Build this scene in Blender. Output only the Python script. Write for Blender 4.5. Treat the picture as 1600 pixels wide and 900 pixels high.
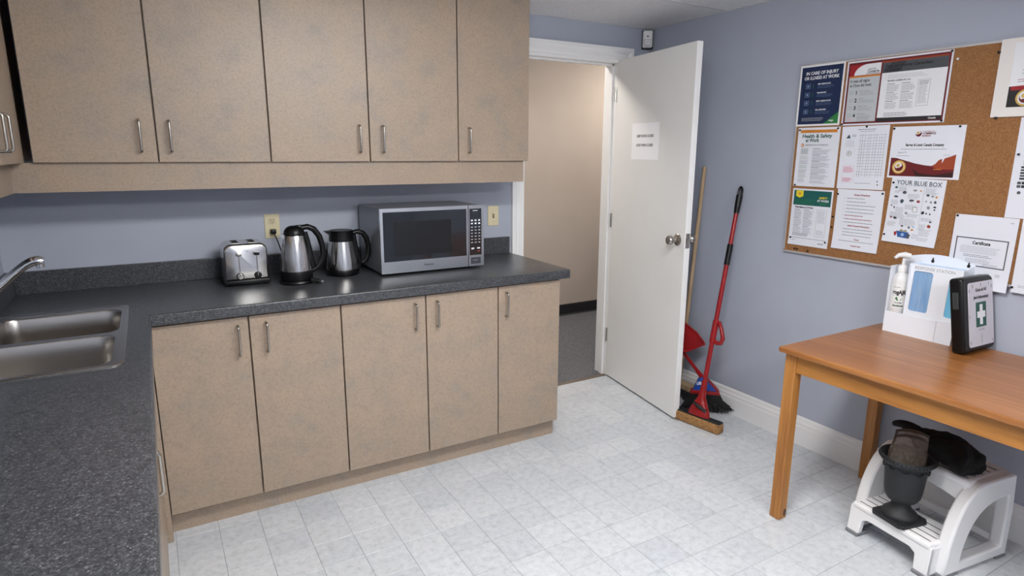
import bpy, bmesh, math, random
from mathutils import Vector, Matrix
random.seed(7)
for o in list(bpy.data.objects): bpy.data.objects.remove(o)
scn = bpy.context.scene
COL = scn.collection
PI = math.pi
# ------------------------------------------------------------------ camera
CAM = Vector((0.5195, -3.1632, 1.4957)); YAW, PIT, ROL, FPX = -0.5253, -0.2163, 0.0044, 969.27
fw = Vector((-math.sin(YAW)*math.cos(PIT), math.cos(YAW)*math.cos(PIT), math.sin(PIT)))
r0 = Vector((math.cos(YAW), math.sin(YAW), 0)); u0 = r0.cross(fw)
rt = r0*math.cos(ROL) + u0*math.sin(ROL); up = -r0*math.sin(ROL) + u0*math.cos(ROL)
cd = bpy.data.cameras.new('camera'); cam = bpy.data.objects.new('camera', cd); COL.objects.link(cam)
M = Matrix.Identity(4)
for i in range(3):
    M[i][0] = rt[i]; M[i][1] = up[i]; M[i][2] = -fw[i]; M[i][3] = CAM[i]
cam.matrix_world = M
cd.sensor_width = 36; cd.lens = 36*FPX/1600; cd.clip_start = 0.03
scn.camera = cam
def project(p):
    q = Vector(p) - CAM; d = q.dot(fw)
    if d < 0.05: return None
    return 800 + FPX*q.dot(rt)/d, 450 - FPX*q.dot(up)/d
# ------------------------------------------------------------------ world, exposure
w = bpy.data.worlds.new('world'); scn.world = w; w.use_nodes = True
w.node_tree.nodes['Background'].inputs[0].default_value = (0, 0, 0, 1)
w.node_tree.nodes['Background'].inputs[1].default_value = 0.0
vs = scn.view_settings
vs.view_transform = 'Standard'; vs.look = 'None'; vs.gamma = 1; vs.use_curve_mapping = False
vs.exposure = 0.22
LAMP_POWER = 33.0          # emission of the room's ceiling light diffusers
HALL_POWER = 58.0
# ------------------------------------------------------------------ materials
MATS = {}
def srgb(r, g, b):
    f = lambda c: (c/255/12.92) if c/255 <= .04045 else ((c/255+.055)/1.055)**2.4
    return (f(r), f(g), f(b), 1)
def mat(name, col, rough=.5, metal=0, spec=None, emit=None, trans=0, alpha=1, coat=0):
    if name in MATS: return MATS[name]
    m = bpy.data.materials.new(name); m.use_nodes = True
    b = m.node_tree.nodes['Principled BSDF']
    b.inputs['Base Color'].default_value = col; b.inputs['Roughness'].default_value = rough
    b.inputs['Metallic'].default_value = metal
    if spec is not None: b.inputs['Specular IOR Level'].default_value = spec
    if trans: b.inputs['Transmission Weight'].default_value = trans
    if alpha < 1: b.inputs['Alpha'].default_value = alpha
    if coat: b.inputs['Coat Weight'].default_value = coat; b.inputs['Coat Roughness'].default_value = .08
    if emit:
        b.inputs['Emission Color'].default_value = col; b.inputs['Emission Strength'].default_value = emit
    MATS[name] = m; return m
def N(m, t, **kw):
    n = m.node_tree.nodes.new(t)
    for k, v in kw.items():
        if k in n.inputs.keys(): n.inputs[k].default_value = v
        else: setattr(n, k, v)
    return n
def L(m, a, b): m.node_tree.links.new(a, b)
def bsdf(m): return m.node_tree.nodes['Principled BSDF']
def coords(m, scale=(1, 1, 1), kind='Object', rot=(0, 0, 0)):
    t = N(m, 'ShaderNodeTexCoord'); mp = N(m, 'ShaderNodeMapping')
    mp.inputs['Scale'].default_value = scale; mp.inputs['Rotation'].default_value = rot
    L(m, t.outputs[kind], mp.inputs[0]); return mp.outputs[0]
def ramp(m, src, stops):
    r = N(m, 'ShaderNodeValToRGB'); e = r.color_ramp.elements
    while len(e) > 1: e.remove(e[-1])
    e[0].position = stops[0][0]; e[0].color = stops[0][1]
    for p, c in stops[1:]:
        x = e.new(p); x.color = c
    L(m, src, r.inputs[0]); return r.outputs[0]
def noise(m, vec, scale, detail=3, rough=.5):
    n = N(m, 'ShaderNodeTexNoise'); n.inputs['Scale'].default_value = scale
    n.inputs['Detail'].default_value = detail; n.inputs['Roughness'].default_value = rough
    L(m, vec, n.inputs['Vector']); return n.outputs['Fac']
def mix(m, fac, a, b, mode='MIX'):
    x = N(m, 'ShaderNodeMix', data_type='RGBA', blend_type=mode)
    if isinstance(fac, (int, float)): x.inputs[0].default_value = fac
    else: L(m, fac, x.inputs[0])
    for s, i in ((a, 6), (b, 7)):
        if isinstance(s, tuple): x.inputs[i].default_value = s
        else: L(m, s, x.inputs[i])
    return x.outputs[2]
def bump(m, h, strength=.2, dist=.002):
    b = N(m, 'ShaderNodeBump'); b.inputs['Strength'].default_value = strength; b.inputs['Distance'].default_value = dist
    L(m, h, b.inputs['Height']); L(m, b.outputs[0], bsdf(m).inputs['Normal'])
def noisy(name, stops, scale, rough=.5, scl=(1, 1, 1), detail=3, nr=.55, bmp=0, bdist=.001, **kw):
    m = mat(name, stops[0][1], rough, **kw)
    f = noise(m, coords(m, scl), scale, detail, nr)
    L(m, ramp(m, f, stops), bsdf(m).inputs['Base Color'])
    if bmp: bump(m, f, bmp, bdist)
    return m
# walls, ceiling
wallp = noisy('blue_grey_wall_paint', [(.35, srgb(168, 174, 188)), (.65, srgb(173, 179, 193))], 2.2, .55, bmp=0)
f_ = noise(wallp, coords(wallp), 350, 2); bump(wallp, f_, .08, .001)
hallp = noisy('beige_hall_paint', [(.35, srgb(188, 175, 163)), (.65, srgb(194, 181, 169))], 2, .7)
white = mat('white_gloss_trim_paint', srgb(236, 236, 236), .35)
doorw = noisy('white_door_paint', [(.3, srgb(232, 232, 231)), (.7, srgb(236, 236, 235))], 3, .42)
ceilm = noisy('ceiling_tile_fissured', [(.3, srgb(206, 206, 208)), (.5, srgb(232, 232, 234)), (.8, srgb(238, 238, 240))], 160, .9, detail=4, bmp=.35, bdist=.002)
tbar = mat('white_ceiling_grid_metal', srgb(214, 214, 216), .5)
# cabinets laminate
lam = mat('beige_mottled_laminate', srgb(180, 160, 138), .42)
c_ = coords(lam)
a_ = ramp(lam, noise(lam, c_, 7, 5, .65), [(.3, srgb(180, 160, 140)), (.55, srgb(172, 156, 140)), (.75, srgb(156, 147, 138))])
b_ = ramp(lam, noise(lam, c_, 130, 4, .7), [(.35, srgb(150, 132, 114)), (.5, srgb(205, 200, 195)), (.65, srgb(226, 216, 204))])
L(lam, mix(lam, .42, a_, b_, 'MULTIPLY'), bsdf(lam).inputs['Base Color'])
kick = lam
# countertop
ctr = mat('charcoal_speckled_laminate', srgb(70, 72, 76), .3)
c_ = coords(ctr)
s1 = ramp(ctr, noise(ctr, c_, 250, 3, .78), [(.36, srgb(42, 44, 48)), (.5, srgb(70, 72, 76)), (.6, srgb(86, 88, 92)), (.68, srgb(150, 152, 156))])
s2 = ramp(ctr, noise(ctr, c_, 90, 2, .6), [(.4, srgb(214, 214, 217)), (.6, srgb(255, 255, 255))])
L(ctr, mix(ctr, 1.0, s1, s2, 'MULTIPLY'), bsdf(ctr).inputs['Base Color'])
# floor tile
flo = mat('grey_marbled_vinyl_tile', srgb(210, 214, 219), .38)
c_ = coords(flo, (1, 1, 1))
oi = N(flo, 'ShaderNodeObjectInfo')
geo = N(flo, 'ShaderNodeNewGeometry')
mp = N(flo, 'ShaderNodeMapping'); mp.inputs['Scale'].default_value = (1, 1, 1); L(flo, geo.outputs['Position'], mp.inputs[0])
n1 = ramp(flo, noise(flo, mp.outputs[0], 34, 6, .72), [(.32, srgb(186, 190, 195)), (.48, srgb(204, 208, 213)), (.68, srgb(217, 220, 225))])
rv = ramp(flo, oi.outputs['Random'], [(0, srgb(240, 242, 244)), (.5, srgb(249, 250, 250)), (1, srgb(255, 255, 255))])
L(flo, mix(flo, 1.0, n1, rv, 'MULTIPLY'), bsdf(flo).inputs['Base Color'])
grout = mat('grey_tile_joint', srgb(162, 165, 170), .8)
carpet = noisy('charcoal_hall_carpet', [(.35, srgb(62, 63, 68)), (.5, srgb(104, 105, 110)), (.7, srgb(140, 140, 144))], 190, .95, detail=3, nr=.7, bmp=.8, bdist=.006)
# wood
def wood(name, cols, sc=(3, 40, 40), rough=.38, axis_rot=(0, 0, 0)):
    m = mat(name, cols[0], rough)
    v = coords(m, sc, rot=axis_rot)
    L(m, ramp(m, noise(m, v, 1.4, 5, .6), [(.3, cols[0]), (.5, cols[1]), (.7, cols[2])]), bsdf(m).inputs['Base Color'])
    return m
wood_top = wood('honey_pine_tabletop', [srgb(132, 82, 42), srgb(152, 98, 52), srgb(166, 112, 62)], (34, 1.6, 34), .3)
wood_leg = wood('honey_pine_leg', [srgb(146, 92, 40), srgb(168, 112, 52), srgb(182, 126, 64)], (40, 40, 2.2), .4)
wood_rail = wood('honey_pine_rail', [srgb(148, 94, 40), srgb(170, 114, 52), srgb(182, 126, 64)], (40, 2, 40), .4)
wood_pole = wood('raw_wood_pole', [srgb(158, 134, 104), srgb(176, 150, 118), srgb(188, 164, 132)], (60, 60, 4), .6)
knotm = mat('dark_wood_knot', srgb(84, 48, 22), .5)
cork = noisy('brown_cork', [(.3, srgb(112, 74, 42)), (.5, srgb(144, 100, 60)), (.72, srgb(168, 122, 78))], 210, .9, detail=4, nr=.75, bmp=.3, bdist=.001)
# metals and plastics
def brushed(name, col, rough, sc):
    m = mat(name, col, rough, 1)
    f = noise(m, coords(m, sc), 6, 3, .6)
    mr = N(m, 'ShaderNodeMapRange'); mr.inputs[3].default_value = rough-.07; mr.inputs[4].default_value = rough+.1
    L(m, f, mr.inputs[0]); L(m, mr.outputs[0], bsdf(m).inputs['Roughness']); return m
steel = mat('polished_stainless_steel', srgb(200, 198, 196), .2, 1)
steelh = brushed('brushed_stainless_panel', srgb(190, 194, 198), .34, (2, 90, 90))
sinkm = mat('satin_stainless_sink', srgb(184, 180, 176), .27, 1)
chrome = mat('polished_chrome', srgb(210, 212, 214), .1, 1)
nickel = mat('satin_nickel', srgb(176, 172, 166), .24, 1)
alu = mat('aluminium_frame', srgb(206, 206, 208), .4, .55)
mwside = mat('silver_painted_steel', srgb(150, 154, 160), .42, .6)
black = mat('black_plastic', srgb(12, 12, 14), .34, spec=.32)
blackm = mat('matte_black_plastic', srgb(24, 25, 28), .6)
dglass = mat('dark_oven_glass', srgb(30, 33, 38), .06, coat=.4)
dmesh = mat('oven_window_screen', srgb(17, 18, 21), .3)
ivory = mat('ivory_wall_plate', srgb(216, 206, 172), .4)
ivory2 = mat('ivory_device', srgb(204, 192, 156), .4)
slotm = mat('slot_shade_and_marks', srgb(30, 28, 26), .6)  # dark tone painted as shade in small slots, also for plain dark marks
wplas = mat('white_plastic', srgb(232, 232, 233), .32)
greyrub = mat('grey_rubber', srgb(118, 120, 124), .7)
acry = mat('white_acrylic', srgb(236, 241, 250), .18)
bluew = noisy('blue_mask_window', [(.3, srgb(118, 160, 208)), (.7, srgb(150, 182, 216))], 8, .25, scl=(1, 14, 1))
cyanw = mat('cyan_mask_window', srgb(120, 196, 232), .3)
redp = mat('red_plastic', srgb(146, 18, 22), .3)
redp2 = redp
bluep = mat('blue_plastic', srgb(28, 70, 160), .35)
bristle = mat('black_bristle', srgb(20, 20, 22), .7)
sponge = noisy('tan_sponge', [(.32, srgb(74, 50, 24)), (.38, srgb(150, 110, 66)), (.7, srgb(176, 134, 86))], 110, .9, detail=2, bmp=.6, bdist=.003)
urnm = noisy('charcoal_urn_plastic', [(.3, srgb(24, 26, 29)), (.7, srgb(32, 34, 37))], 30, .6)
fabric = noisy('black_fabric', [(.3, srgb(7, 7, 8)), (.7, srgb(15, 15, 16))], 60, .95, bmp=.4, bdist=.003)
plasticbag = mat('smoky_clear_bag', srgb(150, 136, 124), .08, trans=.3, alpha=.55, spec=.9)
f_ = noise(plasticbag, coords(plasticbag), 55, 4, .6); bump(plasticbag, f_, .9, .012)
bagband = mat('brown_bag_band', srgb(70, 60, 54), .3)
# paper colours
paper = mat('white_paper', srgb(222, 225, 234), .6)
cream = mat('cream_mat_board', srgb(226, 222, 218), .6)
def ink(name, r, g, b, rough=.55): return mat('ink_'+name, srgb(r, g, b), rough)
K = ink('black', 34, 34, 38); G1 = ink('grey', 140, 142, 148); G2 = ink('pale_grey', 182, 184, 190); NAVY = ink('navy', 16, 36, 74)
WH = ink('white', 228, 230, 234); GREEN = ink('green', 40, 120, 60); RED = ink('red', 150, 24, 34); MAR = ink('maroon', 100, 20, 26)
ORG = ink('orange', 204, 130, 50); GOLD = ink('gold', 200, 164, 84); TEAL = ink('teal', 20, 88, 84); YEL = ink('yellow', 226, 204, 44)
LGR = ink('light_grey_panel', 186, 192, 196); DGR = ink('dark_grey', 74, 78, 84); PINK = ink('pink', 214, 160, 176); BLU = ink('blue', 44, 88, 150)
RUST = ink('rust', 150, 62, 30); SLATE = ink('slate', 60, 76, 84); DRED = ink('dull_red', 150, 70, 76); TGRN = ink('dark_green', 36, 84, 72)
# ------------------------------------------------------------------ mesh building
class MB:
    def __init__(s): s.v = []; s.f = []; s.m = []; s.cur = 0
    def add(s, vs, fs):
        o = len(s.v); s.v += [tuple(v) for v in vs]
        for f in fs: s.f.append(tuple(i+o for i in f)); s.m.append(s.cur)
        return s
    def box(s, x0, x1, y0, y1, z0, z1):
        vs = [(x, y, z) for x in (x0, x1) for y in (y0, y1) for z in (z0, z1)]
        return s.add(vs, [(0,1,3,2),(4,6,7,5),(0,4,5,1),(2,3,7,6),(0,2,6,4),(1,5,7,3)])
    def rbox(s, x0, x1, y0, y1, z0, z1, r=.004, seg=2):
        bm = bmesh.new(); bmesh.ops.create_cube(bm, size=1)
        for v in bm.verts: v.co = ((x0+x1)/2+v.co.x*(x1-x0), (y0+y1)/2+v.co.y*(y1-y0), (z0+z1)/2+v.co.z*(z1-z0))
        bmesh.ops.bevel(bm, geom=bm.edges[:], offset=r, segments=seg, affect='EDGES', profile=.5)
        return s.bm(bm)
    def bm(s, bm, mtx=None):
        bm.verts.index_update()
        vs = [(mtx @ v.co if mtx else v.co.copy()) for v in bm.verts]; fs = [[v.index for v in f.verts] for f in bm.faces]
        bm.free(); return s.add(vs, fs)
    def prism(s, pts, fn, a, b):
        """2D outline pts, fn(p, t) -> 3D, between t=a and t=b"""
        n = len(pts); vs = [fn(p, a) for p in pts] + [fn(p, b) for p in pts]
        fs = [tuple(range(n)), tuple(range(2*n-1, n-1, -1))] + [(i, n+i, n+(i+1) % n, (i+1) % n) for i in range(n)]
        return s.add(vs, fs)
    def lathe(s, prof, c=(0, 0, 0), n=28, sx=1, sy=1, cap=True):
        vs = []; fs = []; k = len(prof)
        for j in range(n):
            a = 2*PI*j/n
            for r, z in prof: vs.append((c[0]+r*sx*math.cos(a), c[1]+r*sy*math.sin(a), c[2]+z))
        for j in range(n):
            for i in range(k-1):
                fs.append((j*k+i, ((j+1) % n)*k+i, ((j+1) % n)*k+i+1, j*k+i+1))
        if cap:
            fs.append(tuple(j*k for j in range(n))[::-1]); fs.append(tuple(j*k+k-1 for j in range(n)))
        return s.add(vs, fs)
    def tube(s, pts, r, n=10, cap=True, flat=1.0, upv=None):
        pts = [Vector(p) for p in pts]; rs = r if isinstance(r, (list, tuple)) else [r]*len(pts)
        vs = []; fs = []; prev = None
        for i, p in enumerate(pts):
            t = (pts[min(i+1, len(pts)-1)]-pts[max(i-1, 0)]).normalized()
            if prev is None:
                a = Vector(upv) if upv else (Vector((0, 0, 1)) if abs(t.z) < .9 else Vector((1, 0, 0)))
            else: a = prev
            x = (a - t*a.dot(t)).normalized(); y = t.cross(x); prev = x
            for j in range(n):
                q = 2*PI*j/n; vs.append(p + x*(rs[i]*math.cos(q)) + y*(rs[i]*flat*math.sin(q)))
        k = len(pts)
        for i in range(k-1):
            for j in range(n): fs.append((i*n+j, i*n+(j+1) % n, (i+1)*n+(j+1) % n, (i+1)*n+j))
        if cap: fs.append(tuple(range(n))[::-1]); fs.append(tuple((k-1)*n+j for j in range(n)))
        return s.add(vs, fs)
    def cyl(s, a, b, r, n=20, r2=None): return s.tube([a, b], [r, r if r2 is None else r2], n)
    def loft(s, rings, cap=True, closed=True):
        n = len(rings[0]); vs = [p for r in rings for p in r]; fs = []
        for i in range(len(rings)-1):
            for j in range(n if closed else n-1): fs.append((i*n+j, i*n+(j+1) % n, (i+1)*n+(j+1) % n, (i+1)*n+j))
        if cap: fs.append(tuple(range(n))[::-1]); fs.append(tuple((len(rings)-1)*n+j for j in range(n)))
        return s.add(vs, fs)
    def xf(s, M_):
        s.v = [tuple(M_ @ Vector(v)) for v in s.v]; return s
    def build(s, name, m, parent=None, smooth=False, world=True, bev=0, sub=0, ang=40):
        vs = s.v
        if parent is not None and world:
            root = parent
            while root.parent: root = root.parent
            inv = (Matrix.Translation(root.location) @ root.rotation_euler.to_matrix().to_4x4()).inverted()
            vs = [tuple(inv @ Vector(v)) for v in vs]
        me = bpy.data.meshes.new(name); me.from_pydata(vs, [], s.f)
        ms = m if isinstance(m, (list, tuple)) else [m]
        for q in ms: me.materials.append(q)
        if len(ms) > 1: me.polygons.foreach_set('material_index', s.m)
        b = bmesh.new(); b.from_mesh(me); bmesh.ops.recalc_face_normals(b, faces=b.faces); b.to_mesh(me); b.free()
        o = bpy.data.objects.new(name, me); COL.objects.link(o)
        if parent is not None: o.parent = parent
        if bev:
            md = o.modifiers.new('bevel', 'BEVEL'); md.width = bev; md.segments = 2; md.limit_method = 'ANGLE'; md.angle_limit = .6
        if sub:
            md = o.modifiers.new('subdivision', 'SUBSURF'); md.levels = sub; md.render_levels = sub
        if smooth: smooth_by_angle(me, ang)
        return o
def smooth_by_angle(me, ang):
    me.polygons.foreach_set('use_smooth', [True]*len(me.polygons))
    b = bmesh.new(); b.from_mesh(me)
    for e in b.edges:
        if len(e.link_faces) == 2 and e.calc_face_angle(0) > math.radians(ang): e.smooth = False
    b.to_mesh(me); b.free()
def tag(o, label, cat, group=None, kind=None):
    if label: o['label'] = label
    if cat: o['category'] = cat
    if group: o['group'] = group
    if kind: o['kind'] = kind
    return o
def thing(name, label, cat, loc=(0, 0, 0), rz=0, group=None, rot=None):
    o = bpy.data.objects.new(name, None); COL.objects.link(o)
    o.location = loc; o.rotation_euler = rot if rot else (0, 0, rz); o.empty_display_size = .05
    return tag(o, label, cat, group)
def copy_tree(o, parent=None):
    c = o.copy(); COL.objects.link(c); c.parent = parent
    for ch in list(o.children): copy_tree(ch, c)
    return c
def struct(o, label, cat): return tag(o, label, cat, kind='structure')
def arc(cx, cy, r, a0, a1, n=8): return [(cx+r*math.cos(a0+(a1-a0)*i/n), cy+r*math.sin(a0+(a1-a0)*i/n)) for i in range(n+1)]
def rrect(x0, x1, y0, y1, r, n=5):
    return arc(x1-r, y1-r, r, 0, PI/2, n)+arc(x0+r, y1-r, r, PI/2, PI, n)+arc(x0+r, y0+r, r, PI, 1.5*PI, n)+arc(x1-r, y0+r, r, 1.5*PI, 2*PI, n)
# ------------------------------------------------------------------ the room shell
W, HC, XL, YB = 3.3464, 2.2488, -0.025, -4.9
DX0, DX1, DZ = 2.43, 3.10, 2.03           # doorway
o = MB().box(XL-.15, W+.12, YB-.1, 0, -.12, -.0015).build('floor', grout)
struct(o, 'pale grey marbled vinyl tile floor of the kitchen', 'floor'); floor_o = o
PX, PY, PITCH, GAP = 1.697, -.783, .1535, .0012
tiles = []; rest = MB(); shared = None
def tile_mb(x0, x1, y0, y1):
    g = GAP; b = .0008; m = MB()
    a = [(x0+g, y0+g), (x1-g, y0+g), (x1-g, y1-g), (x0+g, y1-g)]
    c = [(x0+g+b, y0+g+b), (x1-g-b, y0+g+b), (x1-g-b, y1-g-b), (x0+g+b, y1-g-b)]
    vs = [(p[0], p[1], -.0016) for p in a]+[(p[0], p[1], -.0007) for p in a]+[(p[0], p[1], 0) for p in c]
    fs = [(8, 9, 10, 11)]
    for i in range(4):
        j = (i+1) % 4; fs += [(i, j, 4+j, 4+i), (4+i, 4+j, 8+j, 8+i)]
    return m.add(vs, fs)
i0 = int(math.floor((XL-PX)/PITCH)); j0 = int(math.floor((YB-PY)/PITCH))
for i in range(i0, int((W-PX)/PITCH)+1):
    for j in range(j0, 6):
        x0, x1 = max(PX+i*PITCH, XL), min(PX+(i+1)*PITCH, W); y0, y1 = max(PY+j*PITCH, YB), min(PY+(j+1)*PITCH, -.004)
        if x1-x0 < .01 or y1-y0 < .01: continue
        p = project(((x0+x1)/2, (y0+y1)/2, 0))
        hidden = (x1 < .50) or (y0 > -.56 and x1 < 2.25)
        vis = p and -30 < p[0] < 1640 and 380 < p[1] < 950 and not hidden
        tiles.append((not vis, ((x0+x1)/2-CAM.x)**2+((y0+y1)/2-CAM.y)**2, x0, x1, y0, y1))
tiles.sort(); cnt = 0
for nv, d, x0, x1, y0, y1 in tiles:
    if nv or cnt >= 300: tm = tile_mb(x0, x1, y0, y1); rest.add(tm.v, tm.f); continue
    cnt += 1
    if abs(x1-x0-PITCH) < 1e-6 and abs(y1-y0-PITCH) < 1e-6:
        if shared is None:
            q = tile_mb(-PITCH/2, PITCH/2, -PITCH/2, PITCH/2).build('floor_tile', flo); shared = q.data
        else: q = bpy.data.objects.new('floor_tile', shared); COL.objects.link(q)
        q.parent = floor_o; q.location = ((x0+x1)/2, (y0+y1)/2, 0)
    else: tile_mb(x0, x1, y0, y1).build('floor_tile', flo, floor_o)
q = rest.build('floor_tiles_out_of_view', flo, floor_o); q['kind'] = 'stuff'
# walls
o = MB().box(XL-.12, DX0-.02, 0, .12, 0, 2.5).box(DX1+.02, 5.3, 0, .12, 0, 2.5).box(DX0-.02, DX1+.02, 0, .12, DZ+.02, 2.5).build('wall_back', [wallp])
struct(o, 'blue-grey painted wall behind the counter with the doorway', 'wall')
struct(MB().box(W, W+.12, YB, 0, 0, 2.5).build('wall_right', wallp), 'blue-grey painted wall behind the cork board and table', 'wall')
struct(MB().box(XL-.12, XL, YB, 0, 0, 2.5).build('wall_left', wallp), 'blue-grey painted wall beside the sink', 'wall')
struct(MB().box(XL-.12, W+.12, YB-.12, YB, 0, 2.5).build('wall_front', wallp), 'blue-grey painted wall opposite the counter', 'wall')
# hall
struct(MB().box(.9, 5.2, .0, 1.47, -.12, -.002).build('floor_hallway', carpet), 'charcoal speckled carpet in the hallway', 'floor')
struct(MB().box(.9, 5.2, 1.47, 1.59, 0, 2.5).build('wall_hallway', hallp), 'beige painted wall across the hallway', 'wall')
struct(MB().box(.8, .9, .12, 1.59, 0, 2.5).build('wall_hallway_end', hallp), 'beige end wall of the hallway', 'wall')
struct(MB().box(5.2, 5.3, .12, 1.59, 0, 2.5).build('wall_hallway_far', hallp), 'beige far end wall of the hallway', 'wall')
struct(MB().box(.8, 5.3, .12, 1.59, 2.42, 2.5).build('ceiling_hallway', ceilm), 'white ceiling of the hallway', 'ceiling')
struct(MB().prism([(1.47, 0), (1.455, 0), (1.463, .012), (1.464, .1), (1.47, .105)], lambda p, t: (t, p[0], p[1]), .9, 5.2).build('baseboard_hallway', mat('black_cove_base', srgb(28, 28, 32), .5)), 'black vinyl cove base along the hallway wall', 'baseboard')
struct(MB().prism([(-.006, 0), (.03, 0), (.024, .004), (0, .004)], lambda p, t: (t, p[0], p[1]), DX0, DX1).build('trim_threshold', mat('brown_threshold', srgb(110, 96, 84), .5)), 'thin brown threshold strip between vinyl and carpet', 'trim')
# baseboards
bprof = [(0, 0), (-.016, 0), (-.016, .098), (-.013, .104), (-.013, .118), (-.008, .128), (-.007, .142), (-.002, .151), (0, .151)]
struct(MB().prism(bprof, lambda p, t: (W+p[0], t, p[1]), YB, 0).build('baseboard_right', white), 'white moulded baseboard below the blue-grey wall with the cork board', 'baseboard')
struct(MB().prism(bprof, lambda p, t: (t, p[0], p[1]), DX1+.122, W).build('baseboard_back', white), 'white moulded baseboard behind the open door', 'baseboard')
# ceiling: slab + panels + grid
o = MB().box(XL-.12, W+.12, YB-.1, 0, HC+.03, 2.6).build('ceiling', tbar)
struct(o, 'white suspended ceiling of fissured panels', 'ceiling'); ceil_o = o
xs = [W, W-1.22, W-2.44, XL]; ys = [0, -.63] + [-.63-.61*k for k in range(1, 7)] + [YB]
LIGHTS = {(1, 3), (1, 6)}
for i in range(3):
    for j in range(len(ys)-1):
        m = MB().rbox(xs[i+1]+.012, xs[i]-.012, ys[j+1]+.012, ys[j]-.012, HC-.001, HC+.015, .004, 1)
        m.build('ceiling_panel', ceilm, ceil_o)
for x in (xs[1], xs[2]): MB().box(x-.012, x+.012, YB, 0, HC-.003, HC+.03).build('grid_bar', tbar, ceil_o)
for y in ys[1:-1]: MB().box(XL, W, y-.012, y+.012, HC-.0035, HC+.03).build('grid_bar', tbar, ceil_o)
for a in ((XL, XL+.02, YB, 0), (W-.02, W, YB, 0), (XL, W, -.02, 0), (XL, W, YB, YB+.02)): MB().box(*a, HC-.003, HC+.03).build('wall_angle', tbar, ceil_o)
# the room's lights: recessed troffers
emi = mat('ceiling_light_diffuser', (1, .985, .96, 1), .5, emit=LAMP_POWER)
lab = {(1, 3): ('middle', 'surface mounted fluorescent ceiling light above the middle of the kitchen'), (1, 6): ('rear', 'surface mounted fluorescent ceiling light at the end of the kitchen away from the counter')}
for (i, j) in sorted(LIGHTS):
    x0, x1, y0, y1 = xs[i+1]+.012, xs[i]-.012, ys[j+1]+.012, ys[j]-.012
    t = thing('ceiling_light_%s_offscreen' % lab[(i, j)][0], lab[(i, j)][1], 'ceiling light', ((x0+x1)/2, (y0+y1)/2, HC), group='ceiling lights')
    ym = (y0+y1)/2
    MB().box(x0, x1, ym-.16, ym+.16, HC-.022, HC+.001).build('housing', tbar, t)
    for xa in (x0, x1-.012): MB().prism([(-.155, -.021), (.155, -.021), (.15, -.06), (.11, -.092), (-.11, -.092), (-.15, -.06)], lambda p, x: (x, ym+p[0], HC+p[1]), xa, xa+.012).build('end_cap', tbar, t)
    MB().prism([(-.15, -.022), (.15, -.022), (.145, -.058), (.107, -.088), (-.107, -.088), (-.145, -.058)], lambda p, x: (x, ym+p[0], HC+p[1]), x0+.012, x1-.012).build('lens_%s_offscreen' % lab[(i, j)][0], emi, t)
emh = mat('hall_light_diffuser', (1, .93, .84, 1), .5, emit=HALL_POWER)
for hx, hy, hn, hlab in ((2.5, .6, 'near', 'flat round ceiling light in the hallway just outside the doorway'), (4.35, .75, 'far', 'flat round ceiling light in the hallway farther along the beige wall')):
    t = thing('hallway_light_%s_offscreen' % hn, hlab, 'ceiling light', (hx, hy, 2.42), group='hallway lights')
    MB().lathe([(.0, 0), (.17, 0), (.17, -.03), (.15, -.034)], (hx, hy, 2.42), 32, cap=False).build('rim', tbar, t, True)
    MB().lathe([(.0, -.034), (.155, -.034), (.15, -.05), (.10, -.062), (0, -.066)], (hx, hy, 2.42), 32, cap=False).build('diffuser_%s_offscreen' % hn, emh, t, True)
# doorway trim: casing + jambs
t = thing('trim_1', 'white moulded door casing and jambs around the doorway', 'trim', (DX0, 0, 0)); t['kind'] = 'structure'
cprof = [(0, 0), (0, -.009), (.010, -.010), (.014, -.015), (.034, -.015), (.038, -.012), (.048, -.012), (.054, -.019), (.066, -.024), (.085, -.025), (.085, 0)]   # across width, y
MB().prism(cprof, lambda p, z: (DX0-.004-p[0], p[1], z), 0, DZ+.085).build('casing', white, t)
MB().prism(cprof, lambda p, z: (DX1+.02+p[0], p[1], z), 0, DZ+.085).build('casing', white, t)
MB().prism(cprof, lambda p, x: (x, p[1]-.001, DZ+.004+p[0]), DX0-.089, DX1+.105).build('head_casing', white, t)
MB().box(DX0-.02, DX0, -.004, .125, 0, DZ).build('jamb', white, t)
MB().box(DX1, DX1+.02, -.004, .125, 0, DZ).build('jamb', white, t)
MB().box(DX0-.02, DX1+.02, -.004, .125, DZ, DZ+.02).build('head_jamb', white, t)
MB().box(DX1-.011, DX1, .036, .07, 0, DZ).box(DX0, DX0+.011, .036, .07, 0, DZ).box(DX0, DX1, .036, .07, DZ-.011, DZ).build('door_stop', white, t)
# ------------------------------------------------------------------ the open door
DA = 1.7191; dd = Vector((math.cos(DA), -math.sin(DA), 0)); dn = Vector((-dd.y, dd.x, 0)) * 1.0   # dn points to +x side
H0 = Vector((3.094, -.006, 0)); DW = .768
def dpt(s, tt, z): return H0 + dd*s + dn*tt + Vector((0, 0, z))
def dmap(p, t_): return dpt(p[0], t_, p[1])
door = thing('door_1', 'white flush door standing open against the right wall', 'door', tuple(H0)); door['kind'] = 'structure'
MB().prism([(0, .012), (DW, .012), (DW, 2.045), (0, 2.045)], dmap, 0, .036).build('leaf', doorw, door, bev=.002)
def knob_at(side):
    m = MB(); base = 0 if side < 0 else .036; s_ = DW-.062; z = 1.03
    prof = [(.033, 0), (.033, .004), (.028, .009), (.012, .012), (.011, .03), (.02, .036), (.0265, .046), (.027, .056), (.022, .064), (.0, .067)]
    ax = dn*side; e1 = dd; e2 = Vector((0, 0, 1)); c = dpt(s_, base, z)
    rings = [[c + ax*h + (e1*math.cos(a)+e2*math.sin(a))*r for a in [2*PI*k/24 for k in range(24)]] for r, h in prof]
    return m.loft(rings).build('knob', nickel, door, True)
knob_at(-1); knob_at(1)
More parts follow.
